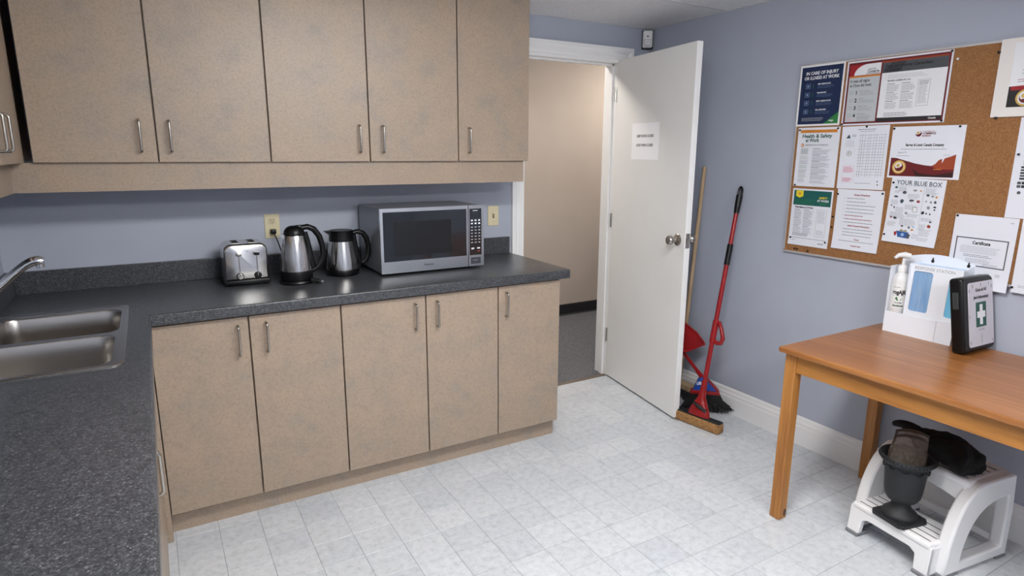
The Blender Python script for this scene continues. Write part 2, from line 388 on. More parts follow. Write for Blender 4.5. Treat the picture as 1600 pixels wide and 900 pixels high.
MB().prism([(.0055, .99), (.0305, .99), (.0305, 1.07), (.0055, 1.07)], lambda p, t_: dpt(t_, p[0], p[1]), DW-.002, DW+.0012).build('latch_plate', nickel, door)
MB().prism([(.011, 1.018), (.025, 1.018), (.025, 1.042), (.011, 1.042)], lambda p, t_: dpt(t_, p[0], p[1]), DW, DW+.011).build('latch_bolt', nickel, door)
for z in (.25, 1.02, 1.8): MB().cyl(dpt(-.003, -.004, z), dpt(-.003, -.004, z+.09), .006, 10).build('hinge', nickel, door)

# ------------------------------------------------------------------ printed sheets
def text_mesh(s, size, align='LEFT', bold=0, squeeze=1.0):
    c = bpy.data.curves.new('t', 'FONT'); c.body = s; c.size = size; c.align_x = align; c.offset = bold; c.resolution_u = 2
    o_ = bpy.data.objects.new('t', c); COL.objects.link(o_)
    bpy.context.view_layer.update()
    me = bpy.data.meshes.new_from_object(o_.evaluated_get(bpy.context.evaluated_depsgraph_get()))
    vs = [(v.co.x*squeeze, v.co.y) for v in me.vertices]; fs = [tuple(p.vertices) for p in me.polygons]
    bpy.data.objects.remove(o_); bpy.data.curves.remove(c); bpy.data.meshes.remove(me)
    return vs, fs
class Canvas:
    """flat print on a sheet: u to the right, v up from the sheet's lower left corner"""
    def __init__(s): s.layers = {}; s.k = 0; s.order = []
    def _mb(s, m, lift):
        key = (m.name, lift)
        if key not in s.layers: s.layers[key] = (MB(), m, lift); s.order.append(key)
        return s.layers[key][0]
    def rect(s, u0, v0, u1, v1, m, l=1): s._mb(m, l).add([(u0, v0, 0), (u1, v0, 0), (u1, v1, 0), (u0, v1, 0)], [(0, 1, 2, 3)])
    def poly(s, pts, m, l=1): s._mb(m, l).add([(p[0], p[1], 0) for p in pts], [tuple(range(len(pts)))])
    def disc(s, u, v, r, m, l=1, n=20, sy=1): s.poly([(u+r*math.cos(2*PI*i/n), v+r*sy*math.sin(2*PI*i/n)) for i in range(n)], m, l)
    def frame(s, u0, v0, u1, v1, t, m, l=1):
        s.rect(u0, v0, u1, v0+t, m, l); s.rect(u0, v1-t, u1, v1, m, l); s.rect(u0, v0+t, u0+t, v1-t, m, l); s.rect(u1-t, v0+t, u1, v1-t, m, l)
    def text(s, st, u, v, size, m, l=2, align='LEFT', bold=0, width=None):
        vs, fs = text_mesh(st, size, align, bold)
        if width and vs:
            w_ = max(p[0] for p in vs)-min(p[0] for p in vs); q = width/w_; vs = [(p[0]*q, p[1]) for p in vs]
        s._mb(m, l).add([(u+p[0], v+p[1], 0) for p in vs], fs)
    def lines(s, u0, u1, v1, n, step, m, h=.0016, l=2, jag=.25):
        for i in range(n):
            e = u1 - (u1-u0)*jag*random.random(); x = u0
            while x < e-.003:
                q = min(x+random.uniform(.006, .02), e); s.rect(x, v1-i*step-h, q, v1-i*step, m, l); x = q+.0014
    def build(s, parent, fn, name='print', world=True):
        mats = []; mb = MB()
        for key in s.order:
            b, m, lift = s.layers[key]
            if m not in mats: mats.append(m)
            mb.cur = mats.index(m); mb.add([fn(p[0], p[1], .0003+.00022*lift) for p in b.v], b.f)
        if len(mats) == 1: return mb.build(name, mats[0], parent, world=world)
        return mb.build(name, mats, parent, world=world)
WB = W-.0165   # cork face
def sheet(name, label, cat, yl, zt, w_, h_, rot=0, off=.0006, m=paper, group='sheets pinned to the cork board', pins=(), curl=0.0, rim=None):
    """sheet on the cork board; returns (thing, canvas, mapping)"""
    c, s_ = math.cos(rot), math.sin(rot); uc, vc = w_/2, h_/2
    yc, zc = yl-w_/2, zt-h_/2
    def fn(u, v, lift=0):
        a, b = u-uc, v-vc; a, b = a*c-b*s_, a*s_+b*c
        k = max(0, (.35-v/h_))**2*curl
        return (WB-off-lift-k, yc-a, zc+b)
    t_ = thing(name, label, cat, (WB-off, yc, zc), group=group)
    mb = MB(); n = 6 if curl else 1
    rows = [[fn(u, h_*i/n, dz) for (u, dz) in ((0, 0), (w_, 0))] for i in range(n+1)]
    rowb = [[fn(u, h_*i/n, -.0004) for u in (0, w_)] for i in range(n+1)]
    mb.loft([[r[0], r[1], b[1], b[0]] for r, b in zip(rows, rowb)])
    mb.build('sheet', m, t_)
    for (u, v) in pins:
        p = Vector(fn(u, v)); MB().lathe([(0, .007), (.0042, .006), (.0046, .003), (.0022, .0), (.0022, -.002)], n=10, cap=False).xf(Matrix.Translation(p) @ Matrix.Rotation(-PI/2, 4, 'Y')).build('push_pin', black, t_, True)
    return t_, Canvas(), fn
# ------------------------------------------------------------------ cabinets
def handle(parent, x, y, z0, z1, axis):
    """bow handle; bar runs along z, stands off from the door along axis"""
    a = Vector(axis); p = Vector((x, y, 0)); r = .0047; n = 6; d = .030
    pts = [p+Vector((0, 0, z0))]
    for i in range(n+1):
        q = PI/2*i/n; pts.append(p + a*(d-.012+.012*math.sin(q)) + Vector((0, 0, z0+.012-.012*math.cos(q))))
    for i in range(n+1):
        q = PI/2*i/n; pts.append(p + a*(d-.012+.012*math.cos(q)) + Vector((0, 0, z1-.012+.012*math.sin(q))))
    pts.append(p+Vector((0, 0, z1)))
    return MB().tube(pts, r, 8).build('handle', nickel, parent, True, ang=60)
TC = .914; CT = .05            # counter height, nose height
YF = -.612                     # base door face
ZD0, ZD1 = .098, TC-CT-.003
def base_unit(label, x0, x1, doors, group='base cabinets under the back counter'):
    t = thing('base_cabinet', label, 'cabinet', ((x0+x1)/2, -.3, 0), group=group)
    MB().box(x0+.0005, x1-.0005, YF+.021, -.012, ZD0+.004, TC-CT).build('body', lam, t)
    MB().box(x0, x1, -.567, -.55, 0, ZD0+.004).build('toe_kick', kick, t)
    for (a, b, hx) in doors:
        d = MB().rbox(a+.0029, b-.0029, YF, YF+.019, ZD0, ZD1, .0012, 1).build('door', lam, t)
        handle(d, hx, YF, .712, .83, (0, -1, 0))
    return t
base_unit('beige two-door base cabinet in the corner beside the sink run', .462, 1.1652, [(.462, .8031, .762), (.8031, 1.1652, .866)])
base_unit('beige two-door base cabinet in the middle below the microwave', 1.1652, 1.9218, [(1.1652, 1.5486, 1.494), (1.5486, 1.9218, 1.6)])
t = base_unit('beige single-door base cabinet at the doorway end of the counter', 1.9218, 2.283, [(1.9218, 2.283, 1.963)])
MB().box(2.268, 2.2835, YF+.021, -.002, ZD0, TC-CT).build('end_panel', lam, t)
MB().box(2.238, 2.254, -.55, -.01, 0, ZD0).build('toe_return', kick, t)
# left run
def left_unit(label, y0, y1, doors, well=None):
    t = thing('base_cabinet', label, 'cabinet', (.2, (y0+y1)/2, 0), group='base cabinets under the left counter')
    m = MB()
    if well: m.box(XL+.006, .425, y0+.0005, y1-.0005, ZD0+.004, .62).box(.415, .425, y0+.0005, y1-.0005, .62, TC-CT).box(XL+.006, .425, y0+.0005, y0+.012, .62, TC-CT).box(XL+.006, .425, y1-.012, y1-.0005, .62, TC-CT)
    else: m.box(XL+.006, .425, y0+.0005, y1-.0005, ZD0+.004, TC-CT)
    m.build('body', lam, t)
    MB().box(.39, .405, y0, y1, 0, ZD0+.004).build('toe_kick', kick, t)
    for (a, b, hy) in doors:
        d = MB().rbox(.426, .445, a+.0022, b-.0022, ZD0, ZD1, .0012, 1).build('door', lam, t)
        if hy: handle(d, .445, hy, .70, .81, (1, 0, 0))
left_unit('beige sink base cabinet below the double sink', -1.33, -.64, [(-1.33, -.985, None), (-.985, -.64, None)], True)
left_unit('beige two-door base cabinet next to the sink base', -2.06, -1.33, [(-1.64, -1.33, -1.6), (-2.06, -1.64, None)])
left_unit('beige base cabinet at the end of the sink run', -2.75, -2.06, [(-2.41, -2.06, -2.36), (-2.75, -2.41, -2.46)])
e_ = [o_ for o_ in bpy.data.objects if o_.get('label', '').startswith('beige base cabinet at the end')][0]
MB().box(XL+.006, .445, -2.762, -2.75, 0, TC-CT).build('end_panel', lam, e_)
t = thing('corner_filler', 'beige filler post in the inner corner of the base cabinets', 'filler', (.45, -.62, 0))
MB().box(.426, .4615, -.639, YF, ZD0, ZD1).build('filler_strip', lam, t)
MB().box(.39, .4615, -.639, -.55, 0, ZD0).build('toe_kick', kick, t)
# wall cabinets
YU, ZU, ZUT = -.3364, 1.4485, 2.246
def wall_unit(label, x0, x1, doors):
    t = thing('wall_cabinet', label, 'cabinet', ((x0+x1)/2, -.15, ZU), group='wall cabinets above the back counter')
    MB().box(x0+.0005, x1-.0005, YU+.02, -.001, ZU+.004, ZUT).build('body', lam, t)
    MB().box(x0, x1, YU+.021, -.002, ZU, ZU+.004).build('bottom_panel', lam, t)
    for (a, b, hx) in doors:
        d = MB().rbox(a+.0029, b-.0029, YU, YU+.019, ZU+.001, ZUT-.004, .0012, 1).build('door', lam, t)
        handle(d, hx, YU, 1.49, 1.608, (0, -1, 0))
    return t
wall_unit('beige two-door wall cabinet in the corner above the sink end', .166, .9796, [(.166, .5642, .511), (.5642, .9796, .612)])
wall_unit('beige two-door wall cabinet in the middle above the toaster and kettle', .9796, 1.852, [(.9796, 1.4084, 1.36), (1.4084, 1.852, 1.468)])
t = wall_unit('beige single-door wall cabinet beside the doorway', 1.852, 2.2557, [(1.852, 2.2557, 1.906)])
MB().box(2.252, 2.2562, YU+.019, -.001, ZU, ZUT).build('end_panel', lam, t)
t = thing('wall_cabinet', 'beige wall cabinet above the sink on the left wall', 'cabinet', (.06, -.85, ZU))
MB().box(XL+.001, .124, -1.5, -.002, ZU+.004, ZUT).build('body', lam, t)
MB().box(XL+.001, .124, -1.5, YU, ZU, ZU+.004).build('bottom_panel', lam, t)
for a, b, hy in ((-.76, YU-.004, -.72), (-1.17, -.764, -.82), (-1.5, -1.174, -1.46)):
    d = MB().rbox(.125, .144, a+.002, b-.002, ZU+.001, ZUT-.004, .0012, 1).build('door', lam, t)
    handle(d, .144, hy, 1.49, 1.6, (1, 0, 0))
MB().box(XL+.001, .144, -1.512, -1.5, ZU, ZUT).build('end_panel', lam, t)
# light valances
t = MB().box(.08, 2.2557-.02, YU+.02, YU+.038, 1.3414, ZU).build('light_valance', lam); tag(t, 'beige valance board below the wall cabinets on the back wall', 'valance')
t = MB().box(.08, .098, -1.5, YU+.02, 1.3414, ZU).build('light_valance', lam); tag(t, 'beige valance board below the wall cabinet over the sink', 'valance')
# ------------------------------------------------------------------ countertop (L) with sink cut-out
XF, YFC, XE, YEND = .4765, -.637, 2.3243, -2.785
SX0, SX1, SY0, SY1 = .012, .398, -1.205, -.445
ct = thing('countertop', 'charcoal speckled L-shaped laminate countertop holding the sink and appliances', 'countertop', (.4, -.4, TC-CT))
bm = bmesh.new()
gx = [XL+.001, SX0, SX1, XF, XE]; gy = [YEND, SY0, YFC, SY1, -.001]
vt = {}
def gv(i, j):
    if (i, j) not in vt: vt[(i, j)] = bm.verts.new((gx[i], gy[j], TC))
    return vt[(i, j)]
for i in range(4):
    for j in range(4):
        xm, ym = (gx[i]+gx[i+1])/2, (gy[j]+gy[j+1])/2
        if xm > XF and ym < YFC: continue
        if SX0 < xm < SX1 and SY0 < ym < SY1: continue
        bm.faces.new([gv(i, j), gv(i+1, j), gv(i+1, j+1), gv(i, j+1)])
g = bmesh.ops.extrude_face_region(bm, geom=bm.faces[:])
for v in g['geom']:
    if isinstance(v, bmesh.types.BMVert): v.co.z = TC-CT+.004
es = []
for e in bm.edges:
    a, b = e.verts[0].co, e.verts[1].co
    front = (abs(a.x-XF) < 1e-5 and abs(b.x-XF) < 1e-5 and max(a.y, b.y) <= YFC+1e-5 and abs(a.y-b.y) > .01) or (abs(a.y-YFC) < 1e-5 and abs(b.y-YFC) < 1e-5 and min(a.x, b.x) >= XF-1e-5 and abs(a.x-b.x) > .01)
    if front: es.append(e)
bmesh.ops.bevel(bm, geom=es, offset=.007, segments=3, affect='EDGES', profile=.5)
MB().bm(bm).build('worktop', ctr, ct, True, ang=50)
# back and left backsplashes
o = MB().rbox(.004, XE, -.021, -.0005, TC-.001, TC+.094, .003, 2).build('backsplash', ctr); tag(o, 'charcoal speckled backsplash strip along the back wall', 'backsplash')
o = MB().rbox(XL+.0005, .004, -2.78, -.0005, TC-.001, TC+.094, .003, 2).build('backsplash', ctr); tag(o, 'charcoal speckled backsplash strip on the wall beside the sink', 'backsplash')
# ------------------------------------------------------------------ sink
sk = thing('kitchen_sink', 'stainless steel double bowl sink set in the counter', 'sink', (.2, -.82, TC))
def bowl_ring(x0, x1, y0, y1, r, z): return [(p[0], p[1], z) for p in rrect(x0, x1, y0, y1, r)]
B1 = (.03, .386, -.832, -.488); B2 = (.03, .378, -1.19, -.862); BR = .045
def make_rim():
    m = MB(); R0 = (.005, .41, -1.218, -.432)
    # raised rolled edge
    o_ = [bowl_ring(*R0, .03, TC-.001), bowl_ring(*R0, .03, TC+.003), bowl_ring(R0[0]+.003, R0[1]-.003, R0[2]+.003, R0[3]-.003, .028, TC+.0055), bowl_ring(R0[0]+.010, R0[1]-.010, R0[2]+.010, R0[3]-.010, .022, TC+.0045), bowl_ring(R0[0]+.016, R0[1]-.016, R0[2]+.016, R0[3]-.016, .018, TC+.0025)]
    m.loft(o_, cap=False)
    # deck with two openings
    bm_ = bmesh.new(); loops = []
    for R_, rr in (((R0[0]+.016, R0[1]-.016, R0[2]+.016, R0[3]-.016), .018), (B1, BR), (B2, BR)):
        vs = [bm_.verts.new((p[0], p[1], TC+.0025)) for p in rrect(*R_, rr)]
        loops += [bm_.edges.new((vs[k], vs[(k+1) % len(vs)])) for k in range(len(vs))]
    bmesh.ops.triangle_fill(bm_, edges=loops, use_beauty=True)
    for f in list(bm_.faces):
        c = f.calc_center_median()
        for Bq in (B1, B2):
            x, y = c.x, c.y
            if Bq[0]+.004 < x < Bq[1]-.004 and Bq[2]+.004 < y < Bq[3]-.004:
                # inside an opening (corners excluded by radius)
                dx = max(Bq[0]+BR-x, x-(Bq[1]-BR), 0); dy = max(Bq[2]+BR-y, y-(Bq[3]-BR), 0)
                if dx*dx+dy*dy < (BR-.001)**2: bm_.faces.remove(f); break
    m.bm(bm_); return m
make_rim().build('rim', sinkm, sk, True, ang=50)
for Bq in (B1, B2):
    x0, x1, y0, y1 = Bq; rings = []
    for ins, rr, z in ((-.0005, BR, TC+.0025), (.0008, BR, TC+.001), (.003, .044, TC-.004), (.005, .044, TC-.06), (.008, .046, TC-.125), (.014, .05, TC-.150), (.028, .05, TC-.163), (.05, .04, TC-.166)):
        rings.append(bowl_ring(x0+ins, x1-ins, y0+ins, y1-ins, rr, z))
    n = len(rings[0]); m = MB().loft(rings, cap=False); m.add(rings[-1], [tuple(range(n))])
    b = m.build('bowl', sinkm, sk, True, ang=60)
    MB().lathe([(.0, .003), (.034, .003), (.04, .001), (.04, -.001)], ((x0+x1)/2, (y0+y1)/2, TC-.166), 20, cap=False).build('drain', nickel, b, True)
# faucet
fc = thing('kitchen_faucet', 'chrome kitchen faucet with a long curved spout over the sink', 'faucet', (.015, -.84, TC))
MB().lathe([(.03, 0), (.03, .006), (.024, .012), (.022, .06), (.024, .085), (.018, .1), (0, .104)], (.036, -.84, TC+.0025), 20, cap=False).build('base', chrome, fc, True)
pts = [(.036, -.84, TC+.07), (.038, -.838, TC+.105), (.055, -.834, TC+.132), (.09, -.83, TC+.168), (.125, -.826, TC+.202), (.15, -.823, TC+.224), (.17, -.821, TC+.239), (.188, -.819, TC+.248), (.203, -.818, TC+.25), (.213, -.817, TC+.246)]
MB().tube(pts, [.014, .014, .0135, .013, .0125, .0125, .013, .0145, .0155, .013], 12).build('spout', chrome, fc, True, ang=60)
MB().cyl((.205, -.818, TC+.248), (.206, -.817, TC+.228), .0115, 14).build('aerator', chrome, fc, True)
MB().tube([(.036, -.84, TC+.1), (.03, -.85, TC+.13), (.04, -.9, TC+.15)], [.012, .009, .007], 10).build('lever', chrome, fc, True)
# ------------------------------------------------------------------ outlets
def plate(name, label, xc, zc, toggle=False):
    t = thing(name, label, 'switch' if toggle else 'outlet', (xc, 0, zc))
    MB().rbox(xc-.035, xc+.035, -.006, 0, zc-.058, zc+.058, .003, 2).build('cover_plate', ivory, t)
    if toggle:
        MB().box(xc-.005, xc+.005, -.0068, -.005, zc-.012, zc+.012).build('toggle_slot_shade', slotm, t)  # raised dark piece, painted as the shade around the toggle
        MB().prism([(-.006, -.006), (-.02, .004), (-.02, .010), (-.006, .007)], lambda p, x: (x, p[0], zc+p[1]), xc-.004, xc+.004).build('toggle', ivory2, t)
        for dz in (-.03, .03): MB().cyl((xc, -.0075, zc+dz), (xc, -.005, zc+dz), .003, 10).build('screw', ivory2, t)
    else:
        for dz in (.024, -.024):
            d = MB().prism(rrect(-.0165, .0165, -.0145, .0145, .006, 3), lambda p, y: (xc+p[0], y, zc+dz+p[1]), -.0078, -.005).build('receptacle', ivory2, t)
            MB().box(xc-.0075, xc-.0052, -.0083, -.007, zc+dz+.001, zc+dz+.009).box(xc+.0052, xc+.0075, -.0083, -.007, zc+dz+.001, zc+dz+.009).box(xc-.002, xc+.002, -.0083, -.007, zc+dz-.009, zc+dz-.004).build('slots', slotm, d)  # dark pieces on the face imitate shade inside the slots
        MB().cyl((xc, -.0078, zc), (xc, -.005, zc), .003, 10).build('screw', ivory2, t)
plate('wall_outlet', 'ivory duplex outlet above the kettle with a black plug in it', 1.0145, 1.1405)
plate('light_switch', 'ivory toggle switch plate beside the microwave', 2.223, 1.1335, True)
# ------------------------------------------------------------------ toaster
tx0, tx1, ty0, ty1 = .766, .946, -.262, -.095
t = thing('toaster', 'brushed steel two-slot toaster with two levers, beside the kettle', 'toaster', ((tx0+tx1)/2, (ty0+ty1)/2, TC))
MB().rbox(tx0-.004, tx1+.004, ty0-.004, ty1+.004, TC+.004, TC+.026, .006, 2).build('base', black, t, True)
for dx in (tx0+.02, tx1-.02):
    for dy in (ty0+.02, ty1-.02): MB().cyl((dx, dy, TC), (dx, dy, TC+.006), .008, 10).build('foot', black, t)
# shell: front profile with rounded top corners, softened
shell = rrect(tx0, tx1, TC+.024, TC+.184, .03, 6)
sh = [(x, z if z > TC+.06 else max(z, TC+.024)) for x, z in shell]
prof = arc(tx1-.032, TC+.184-.032, .032, 0, PI/2, 7)+arc(tx0+.032, TC+.184-.032, .032, PI/2, PI, 7)+[(tx0, TC+.024), (tx1, TC+.024)]
def inset(pts, d):
    cx, cz = (tx0+tx1)/2, TC+.104
    return [(cx+(x-cx)*(1-d/.09), cz+(z-cz)*(1-d/.08)) for x, z in pts]
rings = [[(x, y, z) for x, z in inset(prof, d)] for y, d in ((ty0, .009), (ty0+.0025, .004), (ty0+.008, .0006), (ty0+.014, 0), (ty1-.014, 0), (ty1-.008, .0006), (ty1-.0025, .004), (ty1, .009))]
shell_o = MB().loft(rings).build('shell', steel, t, True, ang=35)
cut = MB()
for xc in (.822, .890): cut.box(xc-.0125, xc+.0125, ty0+.04, ty1-.025, TC+.06, TC+.20)
for xc in (.8255, .8985): cut.box(xc-.0024, xc+.0024, ty0-.02, ty0+.022, TC+.062, TC+.140)
cut_o = cut.build('slot_cutter', steel, t)
bo = shell_o.modifiers.new('slots', 'BOOLEAN'); bo.operation = 'DIFFERENCE'; bo.object = cut_o; bo.solver = 'EXACT'
bpy.context.view_layer.update()
me_ = bpy.data.meshes.new_from_object(shell_o.evaluated_get(bpy.context.evaluated_depsgraph_get()))
shell_o.modifiers.clear(); shell_o.data = me_; me_.name = 'shell'; bpy.data.objects.remove(cut_o)
smooth_by_angle(me_, 35)
for xc in (.822, .890):
    ring = MB(); xa, xb, ya, yb = xc-.016, xc+.016, ty0+.035, ty1-.02
    ring.box(xa, xc-.0125, ya, yb, TC+.183, TC+.1852).box(xc+.0125, xb, ya, yb, TC+.183, TC+.1852).box(xc-.0125, xc+.0125, ya, ty0+.04, TC+.183, TC+.1852).box(xc-.0125, xc+.0125, ty1-.025, yb, TC+.183, TC+.1852)
    ring.build('slot_trim', nickel, t)
for xc, kn in ((.8255, nickel), (.8985, black)):
    MB().rbox(xc-.011, xc+.011, ty0-.018, ty0-.001, TC+.134, TC+.147, .003, 2).build('lever', black if kn == black else nickel, t, True)
    MB().lathe([(.016, 0), (.016, .0025), (.0, .0025)], n=22, cap=False).xf(Matrix.Translation((xc, ty0+.002, TC+.043)) @ Matrix.Rotation(PI/2, 4, 'X')).build('knob_seat', slotm, t, True)
    d = MB().lathe([(.0135, 0), (.0135, .005), (.0115, .011), (0, .012)], n=22, cap=False).xf(Matrix.Translation((xc, ty0+.001, TC+.043)) @ Matrix.Rotation(PI/2, 4, 'X')).build('knob', kn, t, True)
    MB().box(xc-.001, xc+.001, ty0-.0122, ty0-.010, TC+.043, TC+.054).build('pointer', slotm if kn == nickel else nickel, d)
MB().box(.857, .866, ty0-.0006, ty0+.002, TC+.150, TC+.1515).build('logo_mark', slotm, t)
# ------------------------------------------------------------------ kettle
kx, ky = 1.058, -.295
t = thing('electric_kettle', 'steel electric kettle with black lid and big loop handle, plugged in', 'kettle', (kx, ky, TC))
MB().lathe([(0, 0), (.076, 0), (.078, .006), (.074, .014), (0, .014)], (kx, ky, TC), 36, cap=False).build('power_base', black, t, True)
MB().lathe([(0, .014), (.068, .015), (.0705, .022), (.0695, .05), (.0675, .058), (0, .058)], (kx, ky, TC), 36, cap=False).build('lower_band', black, t, True)
MB().lathe([(.067, .0575), (.066, .075), (.0615, .13), (.054, .18), (.0465, .214), (.045, .217), (0, .217)], (kx, ky, TC), 40, cap=False).build('steel_body', steel, t, True)
MB().lathe([(.0465, .214), (.0462, .222), (.042, .236), (.033, .248), (.02, .255), (0, .257)], (kx, ky, TC), 36, cap=False).build('lid', black, t, True)
MB().prism([(-.040, .19), (-.068, .217), (-.066, .219), (-.036, .219)], lambda p, y: (kx+p[0], ky+y, TC+p[1]), -.013, .013).build('spout', steel, t)
MB().rbox(kx+.006, kx+.052, ky-.014, ky+.014, TC+.236, TC+.258, .006, 2).build('lid_button', black, t, True)
hp = [(.03, .246), (.058, .25), (.085, .237), (.107, .205), (.119, .16), (.12, .12), (.110, .085), (.09, .062), (.066, .05)]
MB().tube([(kx+a, ky-.006, TC+b) for a, b in hp], [.012, .013, .0135, .0135, .013, .0125, .012, .012, .011], 12, flat=1.1).build('loop_handle', black, t, True, ang=60)
MB().tube([(kx+a, ky-.004, TC+b) for a, b in [(.044, .225), (.052, .19), (.06, .15), (.066, .105), (.072, .07)]], [.013, .0135, .0135, .014, .013], 10, flat=.8).build('handle_spine', black, t, True, ang=60)
MB().box(kx+.012, kx+.026, ky-.0655, ky-.060, TC+.078, TC+.09).build('logo_mark', nickel, t)
MB().tube([(kx+.05, ky-.06, TC+.0145), (kx+.08, ky-.075, TC+.0105)], [.014, .010], 10).build('switch_foot', black, t, True)
# cord with plug (part of the kettle)
MB().rbox(1.002, 1.027, -.034, -.008, 1.105, 1.128, .005, 2).build('plug', black, t, True)
MB().tube([(1.016, -.03, 1.108), (1.024, -.036, 1.085), (1.034, -.04, 1.05), (1.044, -.05, 1.005), (1.05, -.09, .95), (1.05, -.15, TC+.006), (1.055, -.24, TC+.006)], .0032, 8).build('power_cord', black, t, True)
t2 = thing('cable_adapter', 'small dark cable end lying in front of the kettle', 'cable', (1.135, -.36, TC))
MB().rbox(1.11, 1.148, -.372, -.349, TC+.0005, TC+.014, .005, 2).build('plug_body', blackm, t2, True)
MB().rbox(1.142, 1.158, -.369, -.353, TC+.002, TC+.012, .003, 2).build('plug_tip', greyrub, t2, True)
# ------------------------------------------------------------------ thermal carafe
cx, cy = 1.29, -.205
t = thing('thermal_carafe', 'steel coffee carafe with black lid and handle next to the microwave', 'carafe', (cx, cy, TC))
MB().lathe([(0, 0), (.073, 0), (.077, .006), (.077, .028), (.075, .031), (0, .031)], (cx, cy, TC), 36, cap=False).build('base', black, t, True)
MB().lathe([(.0755, .03), (.0745, .05), (.068, .10), (.060, .146), (.057, .165), (0, .165)], (cx, cy, TC), 40, cap=False).build('steel_body', steel, t, True)
MB().lathe([(.0585, .163), (.0585, .178), (.056, .2), (.058, .211), (.054, .214), (.03, .212), (0, .213)], (cx, cy, TC), 36, cap=False).build('lid', black, t, True)
MB().prism([(-.045, .185), (-.078, .209), (-.08, .213), (-.04, .213)], lambda p, y: (cx+p[0], cy+y, TC+p[1]), -.018, .018).build('spout', black, t)
hp = [(.045, .196), (.075, .203), (.103, .195), (.12, .17), (.128, .13), (.126, .09), (.112, .06), (.092, .05)]
MB().tube([(cx+a, cy-.004, TC+b) for a, b in hp], [.011, .012, .0125, .0125, .012, .0115, .011, .01], 12, flat=1.15).build('handle', black, t, True, ang=60)
MB().tube([(cx+.056, cy-.006, TC+.19), (cx+.066, cy-.006, TC+.13), (cx+.08, cy-.006, TC+.06), (cx+.095, cy-.004, TC+.05)], [.012, .011, .01, .009], 10).build('handle_strap', black, t, True, ang=60)
# ------------------------------------------------------------------ microwave
mx0, mx1, my0, my1, mz0, mz1 = 1.4285, 1.971, -.370, -.03, .926, 1.234
t = thing('microwave_oven', 'stainless countertop microwave with dark glass door and keypad', 'microwave', ((mx0+mx1)/2, -.2, TC))
MB().rbox(mx0+.002, mx1-.002, my0+.03, my1, mz0, mz1-.002, .004, 2).build('casing', mwside, t)
MB().box(mx0+.004, mx1-.004, my0+.006, my0+.031, mz0+.002, mz1-.004).build('front_bezel', black, t)
for x in (mx0+.05, mx1-.05):
    for y in (my0+.05, my1-.05): MB().cyl((x, y, TC), (x, y, mz0+.002), .014, 12).build('foot', black, t)
XS = 1.884; Y = my0
def ring_frame(m, x0, x1, z0, z1, a, b, c, d, y0, y1):   # frame strips a=left b=right c=bottom d=top
    m.box(x0, x0+a, y0, y1, z0, z1); m.box(x1-b, x1, y0, y1, z0, z1); m.box(x0+a, x1-b, y0, y1, z0, z0+c); m.box(x0+a, x1-b, y0, y1, z1-d, z1); return m
d = ring_frame(MB(), mx0, XS-.0015, mz0, mz1, .014, .009, .056, .017, Y, Y+.018).build('door', steelh, t)
MB().box(mx0+.013, XS-.010, Y+.002, Y+.016, mz0+.055, mz1-.016).build('door_glass', dglass, d)
MB().box(1.496, 1.790, Y+.0012, Y+.003, 1.006, 1.170).build('window_screen', dmesh, d)
c = Canvas(); c.text('Panasonic', 0, 0, .0125, K, 1, 'CENTER', .0002)
c.build(d, lambda u, v, l: (1.668+u, Y-l, mz0+.026+v), 'brand_lettering')
d = ring_frame(MB(), XS+.0015, mx1, mz0, mz1, .005, .013, .006, .017, Y, Y+.018).build('control_panel', steelh, t)
MB().box(XS+.006, mx1-.0125, Y+.0015, Y+.016, mz0+.056, mz1-.0165).build('keypad_panel', dglass, d)
MB().box(XS+.006, mx1-.0125, Y+.001, Y+.016, mz0+.0055, mz0+.056).build('lower_panel', steelh, d)
MB().rbox(XS+.014, mx1-.018, Y-.002, Y+.006, mz0+.012, mz0+.044, .002, 1).build('open_button', mat('grey_button', srgb(84, 88, 94), .35, .5), d)
MB().box(XS+.022, XS+.056, Y+.0005, Y+.0025, 1.182, 1.197).build('display', mat('dark_display', srgb(40, 46, 48), .1), d)
c = Canvas(); xk = XS+.0155
c.text('Inverter', XS+.04, 1.2045, .0085, WH, 1, 'CENTER', .0002)
for r_ in range(8):
    for q in range(3):
        zz = 1.158-.0155*r_ - (.003 if r_ > 1 else 0); uu = xk+q*.0205
        hh = .0075 if r_ < 2 else .0042
        c.rect(uu, zz-hh/2, uu+.0105, zz+hh/2, WH if r_ < 2 else G2, 1)
c.rect(xk+.001, 1.012, xk+.017, 1.020, WH, 1); c.rect(xk+.034, 1.013, xk+.05, 1.020, WH, 1); c.rect(xk+.036, .998, xk+.05, 1.003, RUST, 1)
c.rect(XS+.024, mz0+.029, XS+.05, mz0+.0315, G2, 3)
c.build(d, lambda u, v, l: (u, Y+.0015-l if v > .99 else Y-.002-l, v), 'key_legends')
# ------------------------------------------------------------------ motion sensor
t = thing('motion_sensor', 'small white motion detector in the ceiling corner', 'sensor', (3.30, -.04, 2.13))
Ms = Matrix.Translation((3.298, -.036, 2.181)) @ Matrix.Rotation(math.radians(-38), 4, 'Z')
MB().rbox(-.03, .03, -.02, .022, -.05, .05, .009, 3).xf(Ms).build('housing', wplas, t, True)
MB().rbox(-.022, .022, -.026, -.012, -.042, .0, .006, 3).xf(Ms).build('lens', mat('sensor_lens', srgb(206, 206, 210), .3), t, True)
MB().box(-.006, .006, -.0215, -.018, .012, .018).xf(Ms).build('led_window', slotm, t)
MB().rbox(-.036, .036, .018, .03, -.056, .056, .004, 1).xf(Ms).build('bracket', blackm, t)
